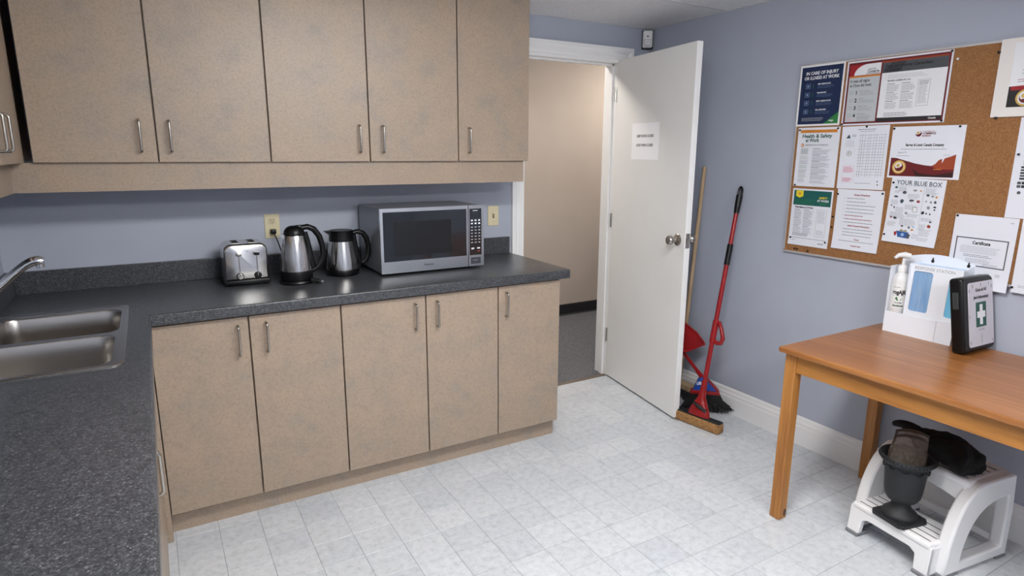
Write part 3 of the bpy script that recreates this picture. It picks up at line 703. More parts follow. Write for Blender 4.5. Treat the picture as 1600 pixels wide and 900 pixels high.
# ------------------------------------------------------------------ sign on the door
def door_fn(u, v, l=0): return dpt(.2+u, -.0006-l, 1.454+v)
t = thing('paper_sign', 'white paper notice taped to the open white door', 'sign', tuple(dpt(.31, 0, 1.455)))
MB().loft([[door_fn(0, 0), door_fn(.279, 0), door_fn(.279, 0, -.0005), door_fn(0, 0, -.0005)], [door_fn(0, .208), door_fn(.279, .208), door_fn(.279, .208, -.0005), door_fn(0, .208, -.0005)]]).build('sheet', mat('bright_white_paper', srgb(250, 250, 254), .6), t)
c = Canvas()
c.text('KEEP DOOR CLOSED', .14, .128, .02, K, 1, 'CENTER', .0005, width=.172)
c.text('LOCK WHEN CLOSED', .137, .076, .02, K, 1, 'CENTER', .0005, width=.172)
c.build(t, door_fn, 'lettering')
# ------------------------------------------------------------------ cork board
BY0, BY1, BZ0, BZ1 = -1.112, -2.331, .998, 1.912
t = thing('bulletin_board', 'large cork bulletin board with a thin metal frame', 'bulletin board', (W, (BY0+BY1)/2, BZ0))
MB().box(W-.0165, W-.001, BY1+.004, BY0-.004, BZ0+.004, BZ1-.004).build('cork_panel', cork, t)
fr = .012
for nm, a in (('frame_rail', (BY1, BY0, BZ1-fr, BZ1)), ('frame_rail', (BY1, BY0, BZ0, BZ0+fr)), ('frame_stile', (BY0-fr, BY0, BZ0+fr, BZ1-fr)), ('frame_stile', (BY1, BY1+fr, BZ0+fr, BZ1-fr))):
    MB().rbox(W-.0167, W-.0005, *a, .002, 1).build(nm, alu, t)
for y, z in ((-1.18, 1.022), (-1.195, 1.021), (-1.255, 1.019), (-1.366, 1.2), (-1.366, 1.15), (-1.81, 1.86)):
    o = MB().lathe([(0, .007), (.0042, .006), (.0046, .003), (.0022, 0), (.0022, -.002)], n=10, cap=False).xf(Matrix.Rotation(-PI/2, 4, 'Y')).build('push_pin', black if z < 1.8 else wplas, None, True); o.location = (WB, y, z)
    if z > 1.8: tag(o, 'white push pin stuck in bare cork beside the red bordered poster', 'push pin')
    elif z > 1.1: tag(o, ('upper' if z > 1.18 else 'lower')+' black push pin in the cork gap between newsletter and numbered list', 'push pin')
    elif y < -1.22: tag(o, 'lone black push pin in bare cork below the green newsletter', 'push pin')
    else: tag(o, 'one of two close black push pins in cork below the newsletter', 'push pin', 'close pair of pins below the newsletter')
# A navy safety poster in a white frame
w_, h_ = .228, .283
t, c, fn = sheet('safety_poster', 'navy blue safety poster with white heading in a white frame', 'poster', -1.117, 1.906, w_, h_, m=wplas, off=.003)
c.rect(.009, .009, w_-.009, h_-.009, NAVY, 0)
c.text('IN CARE OF INJURY', w_/2, .238, .020, WH, 2, 'CENTER', .0006, width=.165)
c.text('OR ILLNESS AT WORK', w_/2, .216, .020, WH, 2, 'CENTER', .0006, width=.180)
for k, (hd, v) in enumerate((('GET ASSISTANCE', .190), ('TRANSPORT', .150), ('FIRST AIDER ROOM', .112), ('FULL RECORD', .072))):
    c.text(hd, .098, v, .0085, WH, 2, 'LEFT', .0003); c.lines(.098, .185, v-.005, 3, .0048, ink('steel_blue', 92, 112, 150), .0014)
    c.frame(.036, v-.014, .060, v+.006, .0016, ink('icon_blue', 120, 140, 176), 2); c.disc(.048, v-.004, .0055, ink('icon_blue', 120, 140, 176), 2)
    c.rect(.072, v-.014, .080, v+.004, ink('deep_green', 18, 70, 66), 2)
c.lines(.03, .15, .038, 3, .006, G2, .0016); c.poly([(.145, .009), (w_-.009, .009), (w_-.009, .062)], GREEN, 1); c.text('wsgo', .185, .02, .012, WH, 2, 'CENTER', .0003)
c.build(t, fn)
# B red framed double poster
w_, h_ = .438, .279
t, c, fn = sheet('red_poster', 'wide red bordered poster holding a grey flyer and a white notice', 'poster', -1.354, 1.899, w_, h_, off=.0012, pins=((.43, .006), (.006, .006), (.432, .273)))
c.rect(.007, .007, w_-.007, h_-.007, MAR, 0); c.rect(.015, .015, .155, .21, LGR, 1); c.rect(.015, .207, .155, .214, ORG, 2)
c.rect(.015, .214, .155, .262, RED, 1)
c.poly([(.036+.062*(1-math.cos(q*PI/20)), .216+.046*math.sin(q*PI/20)) for q in range(0, 11)]+[(.155, .262), (.155, .216)], WH, 2)
c.text('Canada', .115, .236, .012, G1, 3, 'CENTER', .0002); c.text('Conserve', .122, .224, .016, SLATE, 3, 'CENTER', .0005, width=.052); c.rect(.09, .219, .152, .221, MAR, 3)
c.text('It was all signs', .022, .187, .017, DGR, 2, 'LEFT', .0005, width=.088); c.text('at Close did meet', .022, .168, .017, DGR, 2, 'LEFT', .0005, width=.098)
for k in range(4):
    v = .136-.033*k; c.text(str(k+1), .056, v-.002, .022, K, 2, 'CENTER', .0008); c.frame(.026, v, .040, v+.013, .0013, G1, 2)
    c.text(('Notice to report', 'Attend', 'Apply to return', 'Write report')[k], .07, v+.010, .007, DGR, 2); c.lines(.07, .145, v+.005, 3, .0048, G1, .0013)
c.lines(.024, .05, .032, 3, .005, PINK, .002); c.lines(.07, .14, .033, 4, .0045, G1, .0013)
c.rect(.162, .024, .424, .235, WH, 1); c.rect(.162, .215, .424, .258, DGR, 2); c.poly([(.172, .217), (.235, .217), (.262, .258), (.2, .258)], ink('mid_grey', 54, 56, 60), 3)
c.rect(.157, .258, .424, .264, RUST, 2)
c.text('Stay at Home Canadian', .175, .236, .017, K, 4, 'LEFT', .0006, width=.19); c.text('IN present', .17, .221, .017, K, 4, 'LEFT', .0006)
c.lines(.19, .37, .204, 3, .006, G2, .0016); c.text('Benefits available for you', .19, .178, .0095, DGR, 2, 'LEFT', .0003)
for cx_, u0, u1 in ((0, .19, .245), (1, .252, .31)):
    for g_ in range(3): c.rect(u0, .166-g_*.036, u1*.6+u0*.4, .168-g_*.036, DGR, 2); c.lines(u0, u1, .161-g_*.036, 6, .0045, G1, .0014)
c.frame(.318, .07, .366, .175, .0012, G1, 2); c.lines(.323, .36, .169, 3, .006, DGR, .002, jag=.1); c.lines(.323, .36, .15, 14, .0052, G1, .0015)
c.lines(.19, .31, .047, 3, .006, DGR, .0018); c.rect(.162, .012, .424, .028, K, 2); c.text('Canada', .39, .016, .010, WH, 4, 'CENTER', .0003)
c.build(t, fn)
# C Health & Safety at Work
w_, h_ = .219, .281
t, c, fn = sheet('health_sheet', 'white sheet headed Health and Safety at Work under an orange bar', 'sheet', -1.135, 1.616, w_, h_, pins=((.01, .27), (.208, .274), (.012, .005)))
c.rect(.014, .256, .205, .270, ORG, 1)
c.text('Health & Safety', .025, .233, .024, TGRN, 2, 'LEFT', .0007, width=.155); c.text('at Work', .045, .213, .024, TGRN, 2, 'LEFT', .0007, width=.072)
c.disc(.029, .198, .0085, ORG, 2); c.disc(.027, .198, .004, WH, 3); c.text('PREVENTION IS WORKING', .044, .195, .0095, G1, 2, 'LEFT', .0003, width=.12)
c.rect(.025, .155, .063, .183, LGR, 2)
for k in range(5): c.lines(.022, .07, .146-k*.022, 4, .0046, G1 if k % 2 else ink('sage', 150, 172, 150), .0013)
c.lines(.022, .06, .036, 4, .005, G1, .0013)
for k in range(5): c.rect(.088, .180-.03*k, .13, .182-.03*k, DGR, 2); c.lines(.088, .185, .175-.03*k, 5, .0046, G1, .0014)
c.lines(.088, .17, .028, 3, .0046, G1, .0014); c.build(t, fn)
# D survey map
t, c, fn = sheet('grid_map_sheet', 'white sheet printed with a fine grid street map', 'map', -1.365, 1.616, .216, .281, .012, pins=((.115, .277),))
for i in range(10):
    u = .088+.0125*i+random.uniform(-.002, .002); c.rect(u, .055+random.choice((0, 0, .03)), u+.001, .245-random.choice((0, .01, .0)), DGR if i in (1, 6) else G1, 1)
for j in range(15):
    v = .065+.0125*j+random.uniform(-.0015, .0015); c.rect(.084+random.choice((0, .01, .03)), v, .208, v+.001, DGR if j in (7, 2) else G1, 1)
c.lines(.075, .17, .266, 1, .005, DGR, .002); c.lines(.085, .155, .258, 1, .005, G1, .002)
c.poly([(.022, .228), (.044, .228), (.036, .246)], SLATE, 1); c.lines(.05, .072, .243, 2, .006, G1, .0025); c.lines(.022, .07, .218, 5, .006, G2, .0016)
c.disc(.043, .16, .011, DGR, 1); c.disc(.043, .16, .009, WH, 2); c.disc(.042, .161, .004, G1, 3)
c.frame(.020, .03, .076, .105, .0008, PINK, 1); c.lines(.024, .072, .1, 6, .0045, PINK, .003); c.lines(.024, .072, .05, 4, .0045, PINK, .003)
c.lines(.085, .16, .028, 1, .005, G1, .002); c.disc(.19, .022, .003, K, 1); c.disc(.188, .036, .003, K, 1); c.build(t, fn)
# E red wave certificate
w_, h_ = .284, .2145
t, c, fn = sheet('red_wave_certificate', 'landscape certificate with a maroon wave and gold medal along the bottom', 'certificate', -1.594, 1.607, w_, h_, off=.0012, pins=((.007, .207), (.262, .209)))
EMB = (MAR, GOLD)
def emblem(c, u, v, r, l):
    c.disc(u, v, r, MAR, l); c.disc(u-.1*r, v+.25*r, .78*r, WH, l+1); c.disc(u-.2*r, v+.35*r, .42*r, GOLD, l+2); c.poly([(u-.8*r, v-.35*r), (u+.2*r, v-.1*r), (u+.9*r, v+.5*r), (u+.4*r, v-.55*r), (u-.3*r, v-.8*r)], MAR, l+3)
emblem(c, .108, .184, .012, 1)
c.text('CHAMBER OF', .123, .190, .0075, DRED, 2); c.text('COMMERCE', .123, .181, .011, MAR, 2, 'LEFT', .0003, width=.052); c.text('MEMBER', .123, .172, .009, DRED, 2, 'LEFT', .0002)
c.text('Bargan & Lumb Canada Company', .137, .1335, .0145, K, 2, 'CENTER', .0005, width=.15); c.lines(.045, .225, .122, 1, .005, G1, .002, jag=0)
c.text('Bonne ***', .035, .104, .0085, DGR, 2); c.lines(.03, .09, .094, 1, .005, G1, .0016); c.lines(.215, .245, .1, 2, .005, G2, .0014)
wave = [(.008, .085), (.03, .084), (.07, .073), (.11, .062), (.15, .055), (.176, .053), (.19, .062), (.200, .076), (.212, .083), (.214, .064), (.222, .084), (.245, .092), (.262, .100), (.262, .008), (.008, .008)]
c.poly(wave, MAR, 1); c.poly([(.176, .053), (.19, .062), (.200, .076), (.212, .083), (.214, .064), (.222, .084), (.262, .098), (.262, .04), (.20, .04)], RUST, 2); c.rect(.185, .038, .215, .041, ORG, 3)
c.poly([(.10, .04), (.13, .022), (.19, .016), (.262, .03), (.262, .008), (.12, .008)], ink('wave_dark', 50, 16, 18), 3)
c.disc(.046, .046, .0285, GOLD, 4); c.disc(.046, .046, .0235, ink('pale_gold', 222, 196, 136), 5); emblem(c, .046, .046, .018, 6); c.build(t, fn)
# F framed certificate with wide mat
t = thing('matted_certificate', 'certificate in a wide cream mat with gold medal on black', 'certificate', (WB, -2.13, 1.77), group='sheets pinned to the cork board')
w_, h_ = .355, .279
MB().box(W-.0245, WB, -1.955-w_, -1.955, 1.631, 1.910).build('mat_board', cream, t)
def fnF(u, v, l=0): return (W-.0245-l, -1.955-u, 1.631+v)
c = Canvas(); c.rect(.046, .034, .31, .262, WH, 0); c.rect(.046, .034, .31, .108, ink('near_black', 26, 22, 24), 1); c.poly([(.052, .108), (.31, .118), (.31, .09), (.052, .094)], RED, 2)
c.disc(.102, .066, .030, GOLD, 3); c.disc(.102, .066, .0235, WH, 4); emblem(c, .102, .066, .019, 5); c.lines(.08, .27, .165, 2, .012, G1, .0018); c.lines(.07, .12, .132, 2, .007, DRED, .002)
c.build(t, fnF)
for (u, v) in ((-.003, .235), (.02, -.003)):
    MB().lathe([(0, .009), (.0046, .008), (.005, .004), (.003, -.004)], n=10, cap=False).xf(Matrix.Translation((WB-.006, -1.955-u, 1.631+v)) @ Matrix.Rotation(-PI/2, 4, 'Y')).build('push_pin', black, t, True)
# G green newsletter
w_, h_ = .217, .281
t, c, fn = sheet('green_newsletter', 'newsletter with a dark green header and yellow badge', 'newsletter', -1.138, 1.323, w_, h_, pins=((.014, .035), (.205, .03)), curl=.03)
c.rect(.008, .200, .209, .273, TEAL, 1); c.poly([(.02, .272), (.06, .272), (.06, .244), (.04, .236), (.02, .244)], YEL, 2); c.disc(.04, .256, .006, ORG, 3)
c.lines(.022, .13, .228, 4, .007, GREEN, .002); c.text('SAFETY', .168, .236, .013, YEL, 2, 'CENTER', .0004); c.text('AT WORK', .168, .222, .013, WH, 2, 'CENTER', .0004); c.text('NEWS', .168, .208, .012, GREEN, 2, 'CENTER', .0004)
c.text('What Matters and Works', .02, .186, .0115, K, 2, 'LEFT', .0005, width=.10)
for u0, u1 in ((.02, .065), (.072, .125)):
    for k in range(3): c.rect(u0, .176-k*.04, u0+.03, .178-k*.04, DGR, 2); c.lines(u0, u1, .171-k*.04, 7, .0046, G1, .0014)
c.frame(.142, .052, .195, .184, .0011, ink('olive', 150, 168, 130), 2); c.lines(.148, .19, .176, 10, .006, G1, .0014); c.lines(.148, .19, .082, 4, .006, G1, .0014)
c.lines(.02, .11, .06, 3, .005, DGR, .0018); c.rect(.012, .036, .205, .0375, DGR, 2); c.lines(.02, .04, .026, 1, .005, G1, .002); c.lines(.165, .195, .02, 1, .005, TGRN, .003); c.build(t, fn)
# H house rules list
t, c, fn = sheet('numbered_list_sheet', 'plain white numbered list with dull red headings', 'sheet', -1.376, 1.332, .219, .279, off=.0014, pins=((.212, .268), (.004, .255)), curl=.05)
c.text('House Directives', .118, .252, .0105, DRED, 2, 'CENTER', .0004)
for k in range(8): c.lines(.045+(.004 if k < 5 else 0), .19-(.05 if k in (0, 1, 5) else 0), .240-.0158*k, 1, .005, DRED if k in (5, 6) else G1, .0028, jag=.1); c.rect(.036, .2375-.0158*k, .039, .240-.0158*k, G1, 2)
c.text('Select Property Discussion', .118, .110, .0095, DRED, 2, 'CENTER', .0004)
for k in range(3): c.lines(.045, .19, .098-.0145*k, 1, .005, G1, .0028, jag=.1)
c.text('Thanks', .118, .048, .0085, DRED, 2, 'CENTER', .0003); c.lines(.032, .198, .042, 1, .005, G1, .0024, jag=0); c.text('Contact Lead', .118, .018, .0085, DRED, 2, 'CENTER', .0004); c.build(t, fn)
# I YOUR BLUE BOX
t, c, fn = sheet('blue_box_poster', 'recycling sheet headed YOUR BLUE BOX with many small pictures', 'poster', -1.614, 1.392, .219, .279, -.03, off=.0008, pins=((.010, .256), (.008, .03)), curl=.06)
c.text('YOUR BLUE BOX', .113, .250, .027, SLATE, 2, 'CENTER', .0003, width=.182)
c.rect(.139, .09, .1398, .245, G1, 1); c.rect(.02, .246, .20, .2466, G1, 1)
for (u, v, a, b, m_) in ((.018, .232, .014, .010, TGRN), (.052, .210, .020, .016, DGR), (.095, .224, .018, .010, G1), (.122, .226, .010, .006, ORG), (.020, .193, .020, .010, DGR), (.048, .170, .017, .020, SLATE), (.085, .180, .022, .012, DGR), (.115, .178, .017, .012, DRED), (.012, .155, .008, .006, K), (.025, .145, .006, .012, K), (.105, .14, .018, .018, DGR), (.075, .125, .014, .012, G1),
    (.017, .103, .010, .010, DRED), (.030, .1, .018, .012, DGR), (.150, .208, .014, .010, K), (.170, .205, .012, .010, G1), (.186, .203, .010, .010, ORG), (.150, .184, .008, .008, G1), (.168, .18, .010, .012, G1), (.183, .18, .012, .014, DGR), (.160, .155, .014, .016, G1), (.184, .163, .014, .008, K), (.187, .152, .009, .008, K), (.141, .132, .014, .015, K), (.158, .134, .009, .008, DGR), (.173, .132, .007, .010, DGR), (.178, .1, .012, .009, DGR), (.172, .078, .018, .016, RUST), (.068, .07, .012, .009, DGR), (.098, .066, .010, .011, SLATE), (.116, .072, .012, .006, ink('sky', 150, 190, 226)), (.112, .058, .012, .010, ORG)):
    c.poly([(u+a*(.5+.5*math.cos(q*PI/4+.4)*random.uniform(.75, 1.05)), v+b*(.5+.5*math.sin(q*PI/4+.4)*random.uniform(.75, 1.05))) for q in range(8)], m_, 2)
c.frame(.105, .139, .124, .159, .0012, DGR, 3); c.rect(.107, .141, .122, .157, WH, 3)
for (u0, u1, v, n_) in ((.036, .07, .240, 4), (.078, .13, .212, 4), (.02, .05, .222, 2), (.012, .045, .182, 4), (.072, .13, .166, 4), (.035, .07, .152, 4), (.014, .08, .13, 5), (.085, .135, .128, 3), (.145, .195, .240, 5), (.06, .13, .105, 6), (.145, .195, .118, 3), (.01, .05, .088, 4), (.14, .17, .09, 5), (.145, .195, .07, 6), (.12, .15, .045, 4), (.145, .19, .034, 3)): c.lines(u0, u1, v, n_, .0052, G1, .0014)
c.poly([(.055, .052), (.108, .05), (.100, .024), (.064, .026)], BLU, 2); c.poly([(.046, .046), (.058, .05), (.056, .030), (.048, .032)], RED, 3); c.poly([(.066, .052), (.1, .052), (.094, .061), (.084, .055), (.074, .062)], ink('khaki', 150, 140, 100), 3); c.poly([(.1, .046), (.115, .042), (.112, .024), (.102, .024)], DGR, 3); c.disc(.083, .038, .007, ink('pale_blue', 150, 176, 214), 4)
c.build(t, fn)
# J certificate low on the board
t, c, fn = sheet('black_border_certificate', 'white page with a small black-bordered certificate hanging below the board', 'certificate', -1.89, 1.259, .216, .285, -.01, off=.007, pins=((.008, .279),), curl=.03)
c.frame(.016, .085, .196, .197, .004, DGR, 1); c.text('Certificate', .106, .172, .018, K, 2, 'CENTER', .0006, width=.062); c.lines(.035, .175, .163, 5, .006, G2, .002); c.lines(.05, .16, .13, 2, .006, DGR, .0016); c.lines(.06, .15, .114, 3, .006, G1, .0014); c.lines(.12, .18, .098, 2, .005, G1, .0014); c.lines(.17, .19, .065, 2, .006, G2, .004); c.lines(.19, .205, .268, 1, .006, G2, .004); c.build(t, fn)
# K, L at the right side of the board
t, c, fn = sheet('icon_chart_sheet', 'tall white chart with coloured warning icons below the matted certificate', 'sheet', -2.054, 1.627, .216, .368, pins=((.012, .235),))
for k, m_ in enumerate((K, TGRN, RUST, BLU, RED, NAVY)): c.rect(.028, .345-.019*k, .19, .363-.019*k, m_, 1); c.rect(.036, .350-.019*k, .048, .358-.019*k, WH, 2)
c.poly([(.03, .222), (.05, .222), (.04, .242)], YEL, 1); c.poly([(.06, .222), (.08, .222), (.07, .242)], YEL, 1); c.lines(.03, .19, .212, 3, .006, G1, .0018)
for k in range(5): c.rect(.026, .185-.0105*k, .048, .192-.0105*k, K if k % 2 == 0 else DGR, 1)
for k in range(2): c.rect(.022, .126-.013*k, .034, .136-.013*k, DGR, 1); c.rect(.036, .126-.013*k, .05, .136-.013*k, K, 1)
c.disc(.032, .095, .006, DGR, 1); c.lines(.055, .19, .18, 20, .006, G1, .0018); c.build(t, fn)
t, c, fn = sheet('typed_letter_sheet', 'typed white letter beside the black-bordered certificate', 'letter', -2.116, 1.259, .216, .279, off=.003, pins=((.004, .02),))
c.lines(.03, .18, .245, 2, .008, DGR, .003); c.lines(.03, .19, .21, 12, .011, G1, .002); c.lines(.02, .12, .03, 2, .006, G1, .0016); c.build(t, fn)
# ------------------------------------------------------------------ table
TZ = .745; TX0, TX1, TY0, TY1 = 2.622, 3.326, -2.86, -1.653
t = thing('pine_table', 'honey stained pine table standing against the right wall', 'table', ((TX0+TX1)/2, (TY0+TY1)/2, 0))
MB().rbox(TX0, TX1, TY0, TY1, TZ-.022, TZ, .004, 2).build('tabletop', wood_top, t)
LG = .047
for lx in (2.645, TX1-.003-LG):
    for ly in (TY1-.018-LG, TY0+.018):
        l_ = MB().rbox(lx, lx+LG, ly, ly+LG, 0, TZ-.021, .003, 1).build('leg', wood_leg, t)
        if ly > -2 and lx < 3:
            MB().lathe([(0, .0006), (.010, .0006), (.013, 0)], n=16, sx=.75, sy=1.3, cap=False).xf(Matrix.Translation((lx+LG*.72, ly-.0002, .028)) @ Matrix.Rotation(PI/2, 4, 'X')).build('knot', knotm, l_)
        elif ly > -2:
            MB().lathe([(0, .0006), (.008, .0006), (.011, 0)], n=16, cap=False).xf(Matrix.Translation((lx+LG*.5, ly-.0002, .56)) @ Matrix.Rotation(PI/2, 4, 'X')).build('knot', knotm, l_)
for a in ((2.655, 2.675, TY0+.018+LG, TY1-.018-LG), (TX1-.033, TX1-.013, TY0+.018+LG, TY1-.018-LG)): MB().box(*a, TZ-.098, TZ-.021).build('apron', wood_rail, t)
for y in (TY1-.05, TY0+.03): MB().box(2.645+LG, TX1-.003-LG, y, y+.02, TZ-.098, TZ-.021).build('apron', wood_rail, t)
# ------------------------------------------------------------------ dispenser station
t = thing('response_station', 'white acrylic mask and sanitizer station with blue windows on the table', 'dispenser', (3.27, -1.86, TZ))
SA, SB = -1.722, -1.990           # left and right ends in y
def yz(p, x): return (x, p[0], p[1])
arch_ = [(SA, TZ), (SB, TZ), (SB, 1.062)] + [(SB+(SA-SB)*q/10, 1.062+.024*math.sin(PI*q/10)) for q in range(1, 10)] + [(SA, 1.062)]
MB().prism(arch_, yz, 3.318, 3.324).build('back_panel', acry, t)
MB().box(3.222, 3.318, SA-.001, SA+.002, TZ, 1.03).build('side_panel', acry, t)
MB().prism([(3.222, TZ), (3.318, TZ), (3.318, 1.06), (3.240, 1.045), (3.222, .84)], lambda p, y: (p[0], y, p[1]), SB, SB+.003).build('side_panel', acry, t)
# front panel: sloping plate with two window openings
def fx(z): return 3.222+.018*(z-.745)/.3
def front(y0, y1, z0, z1, d=0, th=.003):
    return [(fx(z)+d+q, y, z) for q in (0, th) for (y, z) in ((y0, z0), (y1, z0), (y1, z1), (y0, z1))]
BOXF = [(0, 1, 2, 3), (7, 6, 5, 4), (0, 4, 5, 1), (1, 5, 6, 2), (2, 6, 7, 3), (3, 7, 4, 0)]
W1 = (-1.808, -1.882, .853, 1.021); W2 = (-1.945, -1.983, .853, 1.005); FY0 = -1.792
bm = bmesh.new(); lo = []
for pts_ in ([(FY0, .83), (SB, .83), (SB, 1.048), (FY0, 1.048)], rrect(W1[1], W1[0], W1[2], W1[3], .010, 4), rrect(W2[1], W2[0], W2[2], W2[3], .010, 4)):
    vs_ = [bm.verts.new((fx(z), y, z)) for y, z in pts_]; lo += [bm.edges.new((vs_[k], vs_[(k+1) % len(vs_)])) for k in range(len(vs_))]
bmesh.ops.triangle_fill(bm, edges=lo, use_beauty=True)
for f in list(bm.faces):
    c_ = f.calc_center_median()
    for q in (W1, W2):
        if q[1] < c_.y < q[0] and q[2] < c_.z < q[3]:
            dy = max(q[1]+.01-c_.y, c_.y-(q[0]-.01), 0); dz = max(q[2]+.01-c_.z, c_.z-(q[3]-.01), 0)
            if dy*dy+dz*dz < .0095**2: bm.faces.remove(f); break
g = bmesh.ops.extrude_face_region(bm, geom=bm.faces[:])
for v in g['geom']:
    if isinstance(v, bmesh.types.BMVert): v.co.x += .003
MB().bm(bm).build('front_panel', acry, t)
for Wq, m_ in ((W1, bluew), (W2, cyanw)):
    MB().add(front(Wq[0], Wq[1], Wq[2], Wq[3], .004, .002), BOXF).build('window', m_, t)
MB().add(front(SA, -1.926, TZ, .832, -.004, .004), BOXF).build('lower_tray', acry, t)
MB().add(front(-1.9275, SB, TZ, .838, -.004, .004), BOXF).build('lower_tray', acry, t)
MB().box(3.224, 3.318, SB+.003, SA-.001, .796, .80).build('shelf', acry, t)
MB().box(3.228, 3.318, FY0-.003, FY0, .80, 1.05).build('divider', acry, t)
MB().box(3.24, 3.318, SB+.003, FY0, 1.040, 1.043).build('top_deck', mat('blue_tinted_acrylic', srgb(186, 208, 236), .2), t)
c = Canvas(); c.text('RESPONSE STATION', 0, 0, .0175, G1, 1, 'LEFT', 0, width=.15)
c.build(t, lambda u, v, l: (fx(1.03+v)-l, -1.808-u, 1.0285+v), 'lettering')
for y in (-1.835, -1.968): MB().prism([(y-.003, 1.06), (y+.003, 1.06), (y+.002, 1.072), (y-.002, 1.072)], yz, 3.3165, 3.3185).prism([(y+.006*math.cos(q*PI/6), 1.057+.007*math.sin(q*PI/6)) for q in range(12)], yz, 3.3165, 3.3185).build('keyhole_mark', slotm, t)  # dark keyhole-shaped pieces on the face of the back panel
MB().cyl((fx(.85)-.002, -1.986, .846), (fx(.85)+.003, -1.986, .846), .003, 10).build('rivet', nickel, t)
# pump bottle on the station ledge
bx, by, bz = 3.256, -1.752, .80
t = thing('pump_bottle', 'white hand sanitizer pump bottle standing in the station', 'bottle', (bx, by, bz))
MB().lathe([(0, 0), (.030, 0), (.0325, .004), (.0325, .165), (.030, .182), (.022, .196), (.0155, .2), (0, .2)], (bx, by, bz), 28, cap=False).build('body', wplas, t, True)
MB().lathe([(.0172, .198), (.0172, .228), (.014, .232), (.007, .233), (.0055, .262), (0, .262)], (bx, by, bz), 24, cap=False).build('collar', wplas, t, True)
MB().tube([(bx+.014, by-.017, bz+.272), (bx, by, bz+.277), (bx-.018, by+.014, bz+.275), (bx-.03, by+.022, bz+.263)], [.011, .0125, .009, .006], 12).build('pump_head', wplas, t, True, ang=60)
# curved label facing the camera
ang0 = math.atan2(CAM.y-by, CAM.x-bx)
def lab_fn(u, v, l): a = ang0+u/.0325; r_ = .0326+l; return (bx+r_*math.cos(a), by+r_*math.sin(a), bz+v)
mb = MB(); mb.loft([[lab_fn(-.043+.0043*q, z, .0002) for q in range(21)] for z in (.05, .155)], cap=False, closed=False); mb.build('label', mat('label_white', srgb(236, 238, 238), .4), t, True)
c = Canvas(); c.text('rogAJK', 0, .112, .024, K, 2, 'CENTER', .0012, width=.052); c.lines(-.024, .024, .142, 1, .005, G1, .002, jag=0); c.lines(-.026, .026, .106, 1, .003, G2, .0012, jag=0)
c.poly([(-.014, .092), (-.008, .1), (.004, .0985), (.012, .095), (.008, .086), (-.004, .083)], GREEN, 2); c.text('POWER', 0, .071, .0095, DGR, 2, 'CENTER', .0003, width=.026); c.text('Sanitizer', 0, .058, .0125, TGRN, 2, 'CENTER', .0005, width=.042)
c.build(t, lab_fn, 'lettering')
# ------------------------------------------------------------------ first aid box leaning on the station
LEAN = math.radians(-10)
t = thing('first_aid_box', 'black first aid case with a white cross on green, leaning by the station', 'first aid kit', (3.124, -2.038, TZ+.0005), rot=(LEAN, 0, math.radians(-2)))
BW, BD, BH = .208, .05, .288       # local: x right, y back(+)/front(-), z up
MB().rbox(0, BW, -BD, 0, 0, BH, .012, 3).build('case', black, t, True, world=False)
MB().rbox(.006, BW-.006, -BD-.006, -BD+.01, .006, BH-.006, .01, 3).build('lid_rim', blackm, t, True, world=False)
MB().prism(rrect(.02, BW-.014, .022, BH-.02, .01, 3), lambda p, y: (p[0], y, p[1]), -BD-.0075, -BD-.005).build('front_label', mat('label_grey_white', srgb(202, 200, 208), .5), t, world=False)
MB().rbox(-.004, .006, -.034, -.014, .17, .235, .002, 1).build('latch', mat('smoky_latch', srgb(52, 58, 58), .3), t, world=False)
c = Canvas(); gx0, gx1, gz0, gz1 = .070, .142, .095, .19
cu, cv = (gx0+gx1)/2, (gz0+gz1)/2
MB().box(gx0, gx1, -BD-.0079, -BD-.007, gz0, gz1).build('green_panel', TGRN, t, world=False)
MB().prism([(cu-.010, gz0+.009), (cu+.010, gz0+.009), (cu+.010, cv-.012), (gx1-.008, cv-.012), (gx1-.008, cv+.012), (cu+.010, cv+.012), (cu+.010, gz1-.009), (cu-.010, gz1-.009), (cu-.010, cv+.012), (gx0+.008, cv+.012), (gx0+.008, cv-.012), (cu-.010, cv-.012)], lambda p, y: (p[0], y, p[1]), -BD-.0084, -BD-.0075).build('white_cross', WH, t, world=False)
c.text('Grace de Aid', .108, .232, .019, K, 2, 'CENTER', .0004, width=.075); c.text('Jaws Authorettions', .108, .204, .019, K, 2, 'CENTER', .0004, width=.105); c.text('FIRST AID', cu, .081, .009, G1, 2, 'CENTER', .0002)
c.build(t, lambda u, v, l: (u, -BD-.0075-l, v), 'lettering', False)
c = Canvas(); c.rect(.1, .03, .112, .068, G2, 1)
for (u, v, a) in ((.05, .253, .006), (.108, .256, .006), (.165, .256, .004), (.026, .238, .006), (.028, .04, .007), (.182, .035, .005), (.182, .245, .006), (.024, .14, .004)): c.rect(u-.0015, v-a, u+.0015, v+a, K, 2)
c.build(t, lambda u, v, l: (u, -BD-.0075-l, v), 'scuff_marks', False)['kind'] = 'stuff'
# ------------------------------------------------------------------ step stool
SR = math.atan2(-.13, .99)
st = thing('step_stool', 'white plastic two-step stool with grey feet under the table', 'step stool', (2.835, -1.905, 0), rz=SR)
